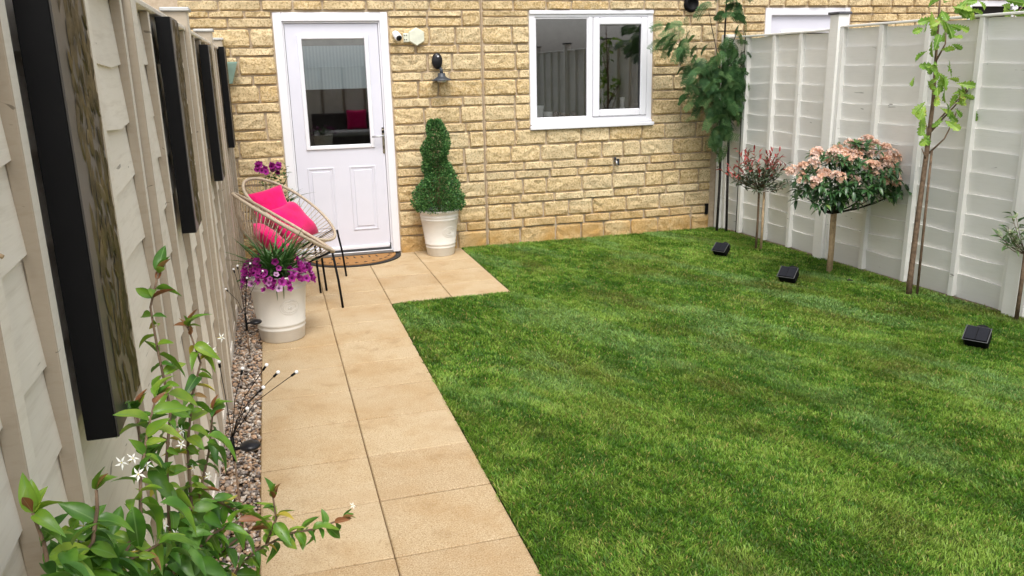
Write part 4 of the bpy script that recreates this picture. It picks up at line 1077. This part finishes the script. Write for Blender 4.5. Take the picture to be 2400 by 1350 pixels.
stake(4.635,-.26,1.20,.013,M['barkdark'],'short dark stake between the feathery tree trunk and grey fence',(-.03,.0))
stake(4.70,-.33,1.9,.005,M['barkdark'],'thin dark cane standing behind the feathery tree against the fence')

# ------------------------------------------------------------------ red-tipped standard
M['photinia'] = m_leaf('photinia_leaf', [(0, (.055,.085,.045)), (.6, (.10,.14,.075)), (1, (.20,.24,.15))], .38, .5, .15)
M['phred'] = m_leaf('photinia_red', [(0, (.26,.03,.03)), (.6, (.46,.07,.06)), (1, (.60,.26,.22))], .4, .5, .25)
PHG = [leaf_mesh('leaf', .052, .017, M['photinia'], 4, .3, .3, seed=s) for s in range(2)]
PHR = [leaf_mesh('leaf', .050, .015, M['phred'], 4, .3, .2, seed=s) for s in range(2)]
ph = empty('photinia_standard', (4.455,-1.075,0)); tag(ph, 'small red-tipped standard shrub on a thin stem by the fence', 'shrub')
b = bmesh.new(); tube(b, [(0,0,-.02),(.004,0,.25),(0,0,.50),(-.01,0,.66)], [.011,.010,.0095,.007], 8); obj('trunk', b, M['bark'], ph)
rg = random.Random(21); ctr = Vector((-.05,-.02,.70))
for k in range(44):
    a = rg.uniform(0, 6.283); el = rg.uniform(-.5, 1.2); d = Vector((math.cos(a)*math.cos(el), math.sin(a)*math.cos(el)*.8, math.sin(el)))
    Lb = rg.uniform(.17, .34); p0 = Vector((0,0,.54)); p3 = ctr+Vector((d.x*Lb*1.05, d.y*Lb, d.z*Lb*.85)); p1 = p0.lerp(p3, .5)+Vector((0,0,-.03))
    b = bmesh.new(); tube(b, [p0, p1, p3], [.004,.003,.0018], 5); obj('branch', b, M['bark'], ph)
    for j in range(12):
        u = .35+.65*j/11; p = p0.lerp(p3, u)+Vector((0,0,-.02*math.sin(math.pi*u))); red = (u > .72 and d.z > .05 and rg.random() < .85) or (p3.x < -.22 and u > .6 and rg.random() < .6)
        dd = ((p3-p0).normalized()*.8+rdir(rg, .2)).normalized()
        bag_leaf((PHR if red else PHG)[j%2], ph, p, dd, rg.uniform(-.8,.8), rg.uniform(.9,1.4))
stake(4.492,-1.10,.52,.011,M['stake'],'pale timber stake beside the stem of the red-tipped shrub')

# ------------------------------------------------------------------ peach-flowered standard
M['rhodo'] = m_leaf('dark_glossy_leaf', [(0, (.020,.060,.022)), (.45, (.042,.115,.035)), (.8, (.11,.21,.05)), (1, (.26,.34,.09))], .32, .55, .12)
M['peach'] = m_leaf('peach_petal', [(0, (.84,.50,.36)), (.4, (.90,.66,.50)), (.75, (.88,.72,.66)), (1, (.82,.58,.34))], .6, .2, .3, noisy=.08)
RH = [leaf_mesh('leaf', .072, .027, M['rhodo'], 5, .2, .5, seed=s) for s in range(3)]
def blossom_mesh(seed):
    rg = random.Random(seed); b = bmesh.new()
    for f in range(11):
        a = rg.uniform(0, 6.283); el = rg.uniform(-.1, 1.4); d = Vector((math.cos(a)*math.cos(el), math.sin(a)*math.cos(el), math.sin(el))); c = d*rg.uniform(.028,.042)
        x = d.cross(Vector((.1,.2,1))).normalized(); y = d.cross(x)
        cv = b.verts.new(c-d*.010); n = 10; ring = []
        for k in range(n):
            aa = 2*math.pi*k/n+rg.uniform(-.1,.1); rr_ = .019*(1 if k % 2 == 0 else .62); ring.append(b.verts.new(c+(x*math.cos(aa)+y*math.sin(aa))*rr_+d*rg.uniform(-.003,.005)))
        for k in range(n): b.faces.new((cv, ring[k], ring[(k+1)%n]))
    me = bpy.data.meshes.new('blossom'); b.to_mesh(me); b.free(); me.materials.append(M['peach']); return me
BL = [blossom_mesh(s) for s in range(4)]
rh = empty('flowering_standard', (4.520,-2.02,0)); tag(rh, 'dome-headed standard shrub covered in peach pink flower clusters', 'shrub')
b = bmesh.new(); tube(b, [(0,0,-.02),(.004,.0,.2),(-.003,0,.40),(0,0,.50)], [.020,.019,.018,.020], 10); obj('trunk', b, M['stake'], rh)
rg = random.Random(31); C0 = Vector((-.08,-.22,.74))
def dome(a, el): return C0+Vector((math.cos(a)*math.cos(el)*.44, math.sin(a)*math.cos(el)*.30, math.sin(el)*(.25 if el > 0 else .17)))
for k in range(190):
    a = rg.uniform(0, 6.283) if k%3 else rg.uniform(-3.0,-.1); el = rg.uniform(-.75, 1.35) if k > 16 else rg.uniform(-.9,-.1)
    p3 = C0+(dome(a, el)-C0)*(1.06-.50*rg.random()**1.6)+Vector([rg.uniform(-.055,.055) for _ in range(3)]); p0 = Vector((0,0,.47)); p1 = p0+Vector(((p3.x)*.42, (p3.y)*.42, (p3.z-.47)*.30))
    if k % 7 == 0:
        b = bmesh.new(); tube(b, [p0, p1, p1.lerp(p3,.6)+Vector((0,0,-.01)), p3], [.007,.005,.0035,.002], 5); obj('branch', b, M['barkdark'], rh)
    nl = 7 if el < .5 else 6; ax_ = (p3-p1).normalized()
    for j in range(nl):
        aa = 6.283*j/nl+rg.uniform(-.3,.3); x = ax_.cross(Vector((.3,.1,1))).normalized(); y = ax_.cross(x)
        d = (x*math.cos(aa)+y*math.sin(aa))+ax_*rg.uniform(.1,.7)
        bag_leaf(RH[j%3], rh, p3-ax_*.01*rg.random(), d, rg.uniform(-.3,.3), rg.uniform(.8,1.25))
fl = [(-.46,-.36,.80),(-.30,-.42,.84),(-.18,-.44,.80),(.10,-.44,.80),(.22,-.40,.76),(-.38,-.38,.87),(-.55,-.2,.86),(-.49,-.24,.90),(-.43,-.3,.93),(-.38,-.25,.98),(-.30,-.3,.98),(-.24,-.3,1.00),(-.17,-.3,.985),(-.33,-.35,.93),(-.10,-.25,1.05),(-.03,-.25,1.04),(-.06,-.32,1.0),(.10,-.2,1.06),(.14,-.22,1.02),(-.04,-.42,.90),(.01,-.42,.88),(-.01,-.42,.85),(.12,-.38,.93),(.16,-.36,.90),(.22,-.30,.95),(.27,-.28,.92),(.24,-.32,.83),(.30,-.28,.81),(.34,-.25,.83),(-.50,-.28,.82),(.05,-.30,.98),(-.20,-.38,.95),(.20,-.25,.99),(.33,-.22,.90),(-.13,-.36,.97)]
for (x, y, z) in fl:
    for q_ in range(3):
        o = put_leaf(BL[rg.randrange(4)], rh, (x+rg.uniform(-.025,.025), y+rg.uniform(-.03,.03), z+rg.uniform(-.02,.02)-.02), Vector((rg.uniform(-.5,.5), 1, .2)), rg.uniform(-.3,.3), rg.uniform(.85,1.25), 'blossom')
stake(4.556,-2.00,.50,.012,M['stake'],'pale round stake beside the stem of the peach-flowered shrub')

# ------------------------------------------------------------------ young oak
M['oak'] = m_leaf('oak_leaf', [(0, (.12,.27,.03)), (.5, (.22,.40,.05)), (.9, (.38,.54,.08)), (1, (.50,.40,.12))], .45, .35, .35, vein=(.38,.52,.16))
def oak_leaf(seed, L=.13):
    rg = random.Random(seed); b = bmesh.new(); half = [(.0,.004),(.12,.006),(.22,.016),(.28,.011),(.38,.026),(.45,.015),(.56,.036),(.64,.020),(.75,.034),(.83,.019),(.92,.020),(1.0,.0)]
    cen = []; lt = []; rt_ = []
    for u, w in half:
        y = L*u; z = -.25*L*u*u; cen.append(b.verts.new((0,y,z)))
        w_ = w*L/.13*rg.uniform(.85,1.15); lt.append(b.verts.new((-w_, y+w_*.25, z+w_*.3+rg.uniform(-.002,.002)))); w_ = w*L/.13*rg.uniform(.85,1.15); rt_.append(b.verts.new((w_, y+w_*.25, z+w_*.3+rg.uniform(-.002,.002))))
    for i in range(len(half)-1):
        b.faces.new((cen[i], cen[i+1], lt[i+1], lt[i])); b.faces.new((cen[i], rt_[i], rt_[i+1], cen[i+1]))
    me = bpy.data.meshes.new('leaf'); b.to_mesh(me); b.free(); me.materials.append(M['oak']); return me
OK_ = [oak_leaf(s) for s in range(4)]
ok = empty('oak_sapling', (4.625,-2.79,0)); tag(ok, 'young oak sapling with bright green lobed leaves against the grey fence', 'tree')
b = bmesh.new(); tube(b, [(-.01,0,-.03),(-.012,0,.15),(-.002,0,.6),(.012,0,1.0),(.020,.0,1.35),(.006,0,1.6),(-.01,0,1.9),(-.02,0,2.15)], [.021,.020,.018,.016,.013,.009,.007,.004], 10); obj('trunk', b, M['bark'], ok)
for q_ in [((.03,0,1.00),(.10,-.05,1.10),(.15,-.06,1.22),(.17,-.06,1.30)), ((.02,0,1.14),(.18,-.06,1.35),(.29,-.10,1.60),(.42,-.12,1.82),(.55,-.12,1.95)), ((.02,0,1.16),(.13,-.05,1.32),(.25,-.08,1.44),(.34,-.10,1.50)), ((.0,0,1.05),(-.03,-.03,1.15),(-.05,-.04,1.20)), ((.0,0,1.6),(.04,-.03,1.72),(.03,-.03,1.86)), ((.0,0,1.55),(-.03,-.03,1.7),(-.05,-.03,1.8)), ((.02,0,.95),(-.06,-.03,1.04))]:
    b = bmesh.new(); tube(b, q_, [.0075]+[.005]*(len(q_)-2)+[.0025], 6); obj('branch', b, M['bark'], ok)
OL = [(4.607,1.86),(4.52,1.90),(4.72,1.92),(4.60,1.78),(4.66,1.95),(4.58,1.97),(4.53,1.84),(4.64,1.84),(4.595,1.56),(4.52,1.58),(4.66,1.52),(4.63,1.60),(4.653,1.42),(4.56,1.50),(4.71,1.47),(4.62,1.47),(4.54,1.32),(4.69,1.33),(4.73,1.28),(4.55,1.26),(4.66,1.25),(4.50,1.16),(4.97,1.52),(4.98,1.53),(4.96,1.50),(5.05,1.90),(5.12,1.95),(4.98,1.93),(5.00,1.97),(5.15,1.98),(4.87,1.38),(4.81,1.42),(4.68,1.98),(4.74,1.98),(4.56,1.70),(4.67,1.70),(4.48,1.54),(4.84,1.33),(4.62,1.14),(5.16,1.93)]
rg = random.Random(77)
for (x, z) in OL:
    for q_ in range(3):
        if (x, z) in ((4.50,1.16),(4.62,1.14)) and q_: continue
        d = Vector(((x-4.63)*2.2+rg.uniform(-.8,.8), rg.uniform(-.8,.1), rg.uniform(-.9,.25)))
        yy = -.05-.14*max(0, x-4.7)/.4
        put_leaf(OK_[rg.randrange(4)], ok, (x-4.625+rg.uniform(-.075,.075), yy+rg.uniform(-.06,.03), z+rg.uniform(-.03,.03)), d, rg.choice((-1,1))*rg.uniform(.4,1.4), rg.uniform(.55,.95))
stake(4.668,-2.81,1.02,.009,M['bark'],'brown timber stake tied beside the young oak trunk',(-.008,0.0))

# ------------------------------------------------------------------ shrub cut by the frame at right
vs_ = empty('variegated_standard', (4.80,-3.52,0)); tag(vs_, 'small pale-leaved standard shrub with a pink bud by the fence post', 'shrub')
M['varieg'] = m_leaf('variegated_leaf', [(0, (.06,.13,.045)), (.5, (.13,.22,.08)), (.8, (.30,.36,.20)), (1, (.58,.58,.42))], .42, .4, .2)
VG = [leaf_mesh('leaf', .042, .015, M['varieg'], 4, .25, .3, seed=s) for s in range(2)]
b = bmesh.new(); tube(b, [(0,0,-.02),(.0,0,.25),(-.005,0,.46)], [.013,.012,.010], 8); obj('trunk', b, M['bark'], vs_)
rg = random.Random(41)
for k in range(20):
    a = rg.uniform(0, 6.283); el = rg.uniform(-.5, 1.3); p3 = Vector((-.01+math.cos(a)*math.cos(el)*.19, -.02+math.sin(a)*math.cos(el)*.17, .57+math.sin(el)*.16)); p0 = Vector((0,0,.43))
    b = bmesh.new(); tube(b, [p0, p0.lerp(p3,.5)+Vector((0,0,-.015)), p3], [.003,.0025,.0015], 4); obj('branch', b, M['bark'], vs_)
    for j in range(11): bag_leaf(VG[j%2], vs_, p0.lerp(p3, .35+.65*j/10), ((p3-p0).normalized()*.6+rdir(rg,.1)), rg.uniform(-.8,.8), rg.uniform(1.0,1.6))
b = bmesh.new(); tube(b, [(0,0,.5),(-.03,-.02,.70),(-.035,-.02,.745)], [.002,.002,.002], 4); ball(b, (-.035,-.02,.765), .018, 2, (1,1,1.3)); obj('bud', b, simple('pink_bud', (.55,.12,.14), .5), vs_)
b = bmesh.new(); tube(b, [(0,0,.45),(-.12,-.03,.56),(-.17,-.04,.60)], [.002,.0015,.001], 4); obj('branch', b, M['bark'], vs_); put_leaf(VG[0], vs_, (-.17,-.04,.60), Vector((-1,0,-.1)), 0, 1.1)

# ------------------------------------------------------------------ star jasmine climbing the near fence
M['jas'] = m_leaf('jasmine_leaf', [(0, (.040,.125,.020)), (.25, (.095,.245,.026)), (.6, (.21,.39,.035)), (1, (.38,.50,.06))], .34, .45, .38, vein=(.17,.32,.08))
M['jasred'] = m_leaf('jasmine_new_leaf', [(0, (.22,.075,.035)), (.5, (.34,.14,.06)), (1, (.30,.24,.07))], .35, .5, .3, vein=(.40,.25,.12))
M['jasyel'] = m_leaf('jasmine_yellow_leaf', [(0, (.42,.42,.05)), (1, (.55,.40,.06))], .4, .4, .3, vein=(.6,.5,.2))
JL = [leaf_mesh('leaf', L_l, W_l, M['jas'], 8, fo, dr, wave=wv, seed=s) for s, dr, L_l, W_l, fo, wv in ((1,.45,.060,.027,.28,.02),(2,1.1,.064,.025,.40,.025),(3,.7,.052,.026,.18,.03),(4,.1,.046,.021,.45,.015),(5,1.5,.062,.028,.30,.03),(6,.9,.040,.020,.35,.02))]
JR = [leaf_mesh('leaf', .045, .016, M['jasred'], 6, .45, .3, seed=7)]
JY = [leaf_mesh('leaf', .050, .019, M['jasyel'], 6, .35, .6, seed=8)]
STEMS = [
[(0.075,-6.0,.60),(0.075,-6.000,0.717),(0.090,-6.000,0.871),(0.095,-5.980,0.961),(0.109,-5.950,1.045),(0.097,-5.920,1.149),(0.092,-5.900,1.224),(0.110,-5.880,1.280) ],
[(0.118,-5.900,0.641),(0.114,-5.900,0.811),(0.115,-5.850,0.922),(0.135,-5.850,1.026),(0.153,-5.800,1.076),(0.138,-5.800,1.153) ],
[(0.142,-5.850,0.582),(0.177,-5.800,0.613),(0.215,-5.800,0.646),(0.286,-5.750,0.644),(0.342,-5.700,0.615),(0.406,-5.700,0.630) ],
[(0.237,-5.780,0.645),(0.262,-5.780,0.702),(0.260,-5.780,0.753) ],
[(0.040,-6.500,1.000),(0.055,-6.480,1.067),(0.079,-6.460,1.090),(0.087,-6.450,1.125),(0.087,-6.440,1.145) ],
[(0.037,-6.550,1.045),(0.046,-6.520,1.085),(0.040,-6.500,1.118),(0.035,-6.500,1.157) ],
[(0.054,-6.350,0.930),(0.074,-6.300,0.974),(0.092,-6.250,0.995),(0.091,-6.200,1.039),(0.096,-6.120,1.080),(0.109,-6.080,1.120) ],
[(0.042,-6.100,0.758),(0.102,-6.050,0.788),(0.159,-6.000,0.815),(0.209,-5.950,0.808) ],
[(0.098,-5.950,0.641),(0.141,-5.900,0.703),(0.191,-5.880,0.729),(0.224,-5.860,0.735) ],
[(0.038,-6.350,0.928),(0.046,-6.330,0.971),(0.095,-6.300,0.969),(0.116,-6.250,0.955) ],
[(0.096,-5.900,0.722),(0.128,-5.850,0.828),(0.147,-5.800,0.885),(0.165,-5.800,0.975) ],
[(0.091,-6.000,0.913),(0.064,-6.020,1.009),(0.063,-6.000,1.072) ],
[(0.035,-6.500,1.040),(0.037,-6.470,1.060),(0.045,-6.450,1.070),(0.052,-6.430,1.083) ],
[(0.210,-5.900,0.581),(0.142,-5.930,0.694),(0.088,-5.950,0.745) ],
[(0.114,-6.000,0.867),(0.161,-5.950,0.857),(0.199,-5.900,0.796) ],
[(0.068,-6.300,0.892),(0.064,-6.320,0.961),(0.052,-6.360,1.017),(0.045,-6.400,1.070) ],
]
js = empty('star_jasmine', (.10,-5.95,0)); tag(js, 'star jasmine with glossy leaves and white flowers climbing the near fence', 'climber')
JO = Vector((.10,-5.95,0)); rg = random.Random(14)
# root stems from the gravel up to the leafy part
for q_ in [((.10,-5.95,-.02),(.09,-5.95,.3),(.075,-6.0,.60)), ((.10,-5.95,-.02),(.12,-5.92,.35),(.118,-5.9,.641)), ((.10,-5.95,-.02),(.15,-5.90,.35),(.142,-5.85,.582)), ((.10,-5.95,.1),(.06,-6.2,.5),(.050,-6.35,.80),(.038,-6.35,.928)), ((.05,-6.3,.65),(.045,-6.45,.85),(.037,-6.55,1.045)), ((.06,-6.2,.5),(.054,-6.3,.8),(.068,-6.30,.892))]:
    b = bmesh.new(); tube(b, [Vector(p)-JO for p in q_], .0035, 6); obj('stem', b, M['bark'], js)
nleaf = 0
for si, st in enumerate(STEMS):
    pts = [Vector(p) for p in st]
    b = bmesh.new(); n = len(pts); tube(b, [p-JO for p in pts], [.0032*(1-.6*i/(n-1))+.0006 for i in range(n)], 6); obj('stem', b, M['bark'], js)
    # resample
    seglen = [(q_-p).length for p, q_ in zip(pts, pts[1:])]; T = sum(seglen); s = .02; k = 0
    step = .0165
    while s < T+.001:
        u = s; i = 0
        while i < len(seglen)-1 and u > seglen[i]: u -= seglen[i]; i += 1
        tdir = (pts[i+1]-pts[i]).normalized(); p = pts[i]+tdir*min(u, seglen[i]); tipness = s/T
        x = tdir.cross(Vector((0,0,1)));  x = x.normalized() if x.length > .05 else Vector((1,0,0)); y = tdir.cross(x)
        a0 = k*1.57+rg.uniform(-.9,.9)
        for sgn in (0, math.pi):
            a = a0+sgn; d = (x*math.cos(a)+y*math.sin(a))*rg.uniform(.6,1.2)+tdir*rg.uniform(-.1,.9)+Vector((.3,-.15,rg.uniform(-.9,.25)))
            if rg.random() < .12: continue
            if p.x+d.normalized().x*.055 < .030: d.x = abs(d.x)+.2
            me = JL[rg.randrange(6)]; sc = rg.uniform(.72,1.08)
            if tipness > .93 and rg.random() < .45: me = JR[0]; d = d+tdir*1.2
            elif rg.random() < .05: me = JY[0]
            elif rg.random() < .03: me = JR[0]
            if p.y < -6.25: sc *= .92
            bag_leaf(me, js, p-JO, d, rg.uniform(-.9,.9), sc*rg.uniform(.62,1.15), limit=300); nleaf += 1
        s += step*rg.uniform(.85,1.2); k += 1
    for q3 in range(4):
        td = (pts[-1]-pts[-2]).normalized(); put_leaf(JL[(si+q3)%6] if (si+q3)%4 else JR[0], js, pts[-1]-JO, td*.9+Vector((rg.uniform(-.1,.9), rg.uniform(-.8,.8), rg.uniform(-.3,.5))), rg.uniform(-.8,.8), rg.uniform(.6,.95))
# lower, inner foliage filling the base of the plant
for k in range(230):
    v_ = rg.random(); y = -6.0+rg.uniform(-.16,.12); x = rg.uniform(.045,.16); z = rg.uniform(.55,.86)+(-.25)*(y+6.0)
    bag_leaf(JL[rg.randrange(6)], js, Vector((x,y,z))-JO, Vector((rg.uniform(-.2,1), rg.uniform(-1,.4), rg.uniform(-.9,.3))), rg.uniform(-.9,.9), rg.uniform(.6,1.15), limit=300)
for k in range(120):
    y = rg.uniform(-6.56,-6.34); x = rg.uniform(.03,.075); z = 1.045+(-6.5-y)*.35+rg.uniform(-.06,.07)
    bag_leaf(JL[rg.randrange(6)], js, Vector((x,y,z))-JO, Vector((rg.uniform(-.1,.5), rg.uniform(-.6,.8), rg.uniform(-.8,.6))), rg.uniform(-.6,.6), rg.uniform(.75,1.1), limit=300)
for p_, d_ in [((.165,-5.98,.985),(.8,.3,-.6)),((.165,-5.96,.99),(1,-.2,-.3)),((.13,-6.30,1.045),(.9,-.1,-.35)),((.09,-6.28,1.035),(.15,-.6,-1)),((.06,-6.30,1.03),(-.1,-.9,-.5)),((.10,-6.27,1.035),(.7,.6,-.9))]:
    put_leaf(JL[1], js, Vector(p_)-JO, Vector(d_), 0, 1.12)
M['petalw'] = simple('white_petal', (.82,.82,.74), .5, .3, .05); M['tubey'] = simple('yellow_flower_tube', (.62,.52,.16), .5, .3, .15)
def star_flower(parent, p, d, s=1.0):
    d = Vector(d).normalized(); p = Vector(p); x = d.cross(Vector((.2,.1,1))).normalized(); y = d.cross(x)
    b = bmesh.new(); tube(b, [p-d*.016*s, p], [.0009*s,.0016*s], 5, True, 1)
    for k in range(5):
        a = 2*math.pi*k/5; r0 = x*math.cos(a)+y*math.sin(a); t2 = x*math.cos(a+.7)+y*math.sin(a+.7)
        b.faces.new([b.verts.new(v) for v in (p, p+r0*.006*s, p+(r0*.011+t2*.004)*s-d*.001, p+t2*.0065*s)]).material_index = 0
    o = obj('flower', b, [M['petalw'], M['tubey']], parent)
rg = random.Random(6)
for c_, n, sp in [((.085,-6.19,1.060),4,.012),((.095,-6.03,.850),3,.012),((.175,-5.80,1.105),3,.012),((.418,-5.70,.648),1,.004),((.118,-5.96,1.00),2,.01),((.06,-6.44,1.09),3,.01),((.15,-5.9,.90),2,.010),((.19,-5.9,.80),3,.01)]:
    for k in range(n):
        q_ = Vector(c_)-JO+Vector([rg.gauss(0, sp) for _ in range(3)])
        star_flower(js, q_, (.7+rg.uniform(-.5,.5), -.6+rg.uniform(-.5,.5), rg.uniform(-.2,.9)), rg.uniform(.65,.95))
flush_bags()
# ------------------------------------------------------------------ behind the camera (seen mirrored in the glass)
bf = empty('end_fence', (-.1,-10.9,0)); tag(bf, 'stone coloured fence closing the far end of the garden', 'fence')
b = bmesh.new(); box(b, (0,-.02,-.04), (5.5,0,1.75)); obj('fence_panel', b, M['fence_l'], bf)
for k in range(12):
    b = bmesh.new(); box(b, (.2+k*.45,.001,0), (.245+k*.45,.03,1.75)); obj('batten', b, M['fence_side'], bf)
sf = empty('garden_sofa', (2.15,-10.3,0)); tag(sf, 'dark rattan garden sofa with grey seat pads behind the photographer', 'sofa')
M['rattan'] = simple('dark_rattan', (.06,.05,.045), .8); M['greyc'] = simple('grey_fabric', (.36,.36,.36), .9)
b = bmesh.new(); box(b, (-.95,-.38,.03), (.95,.38,.34), .02); obj('base', b, M['rattan'], sf)
b = bmesh.new(); box(b, (-.95,-.40,.3405), (.95,-.26,.80), .02); obj('backrest', b, M['rattan'], sf)
b = bmesh.new(); box(b, (-.93,-.255,.345), (.93,.37,.46), .03); obj('seat_pad', b, M['greyc'], sf)
cushion((2.12,-10.42,.66), (80,0,0), .42, .42, .14, 'bright pink cushion on the garden sofa, mirrored in the door glass', 5)
b = cushion_mesh(.40,.40,.13,6); o = obj('cushion', b, M['greyc']); o.location = (2.58,-10.42,.65); o.rotation_euler = (R(80),0,0); tag(o, 'pale grey cushion on the garden sofa beside the pink one', 'cushion')
pd = make_pot('planter_pot', (1.35,-9.75,0), .15, .20, .42, 'cream pot of purple petunias near the sofa behind the photographer')
petunias('petunia_plant', 1.35, -9.75, .42, .26, .16, 30, 40, 16, 'purple petunias in the pot beside the garden sofa', 19)
hb_ = empty('opposite_house', (14,-9,0)); tag(hb_, 'pale stone house beyond the right fence, mirrored in the window', 'house')
b = bmesh.new(); box(b, (0,-9,-.04), (6,9,5.2)); obj('wall', b, simple('far_pale_stone', (.70,.60,.42), .9, .2, .25, 6), hb_)
b = bmesh.new()
for p in [(-.4,-9.4,5.2),(6.4,-9.4,5.2),(6.4,9.4,5.2),(-.4,9.4,5.2),(3,-9.4,7.6),(3,9.4,7.6)]: b.verts.new(p)
b.verts.ensure_lookup_table()
for q_ in [(0,3,5,4),(1,4,5,2),(0,4,1),(3,2,5),(0,1,2,3)]: b.faces.new([b.verts[i] for i in q_])
bmesh.ops.recalc_face_normals(b, faces=b.faces); obj('roof', b, simple('far_roof_tiles', (.13,.11,.10), .9), hb_)
for yy in (-6,-2,2,6):
    b = bmesh.new(); frame(b, -.6,.6,1.2,2.3,.06,-.02,.02,0); bmesh.ops.rotate(b, verts=b.verts, cent=(0,0,0), matrix=Euler((0,0,R(90))).to_matrix()); bmesh.ops.translate(b, verts=b.verts, vec=(-.01,yy,0)); w_ = obj('window', b, M['upvc'], hb_)
    b = bmesh.new(); box(b, (-.005,yy-.54,1.26), (-.001,yy+.54,2.24)); obj('pane', b, M['blackgloss'], w_)
print('stones', n1, 'jasmine leaves', nleaf, 'objects', len(bpy.data.objects))
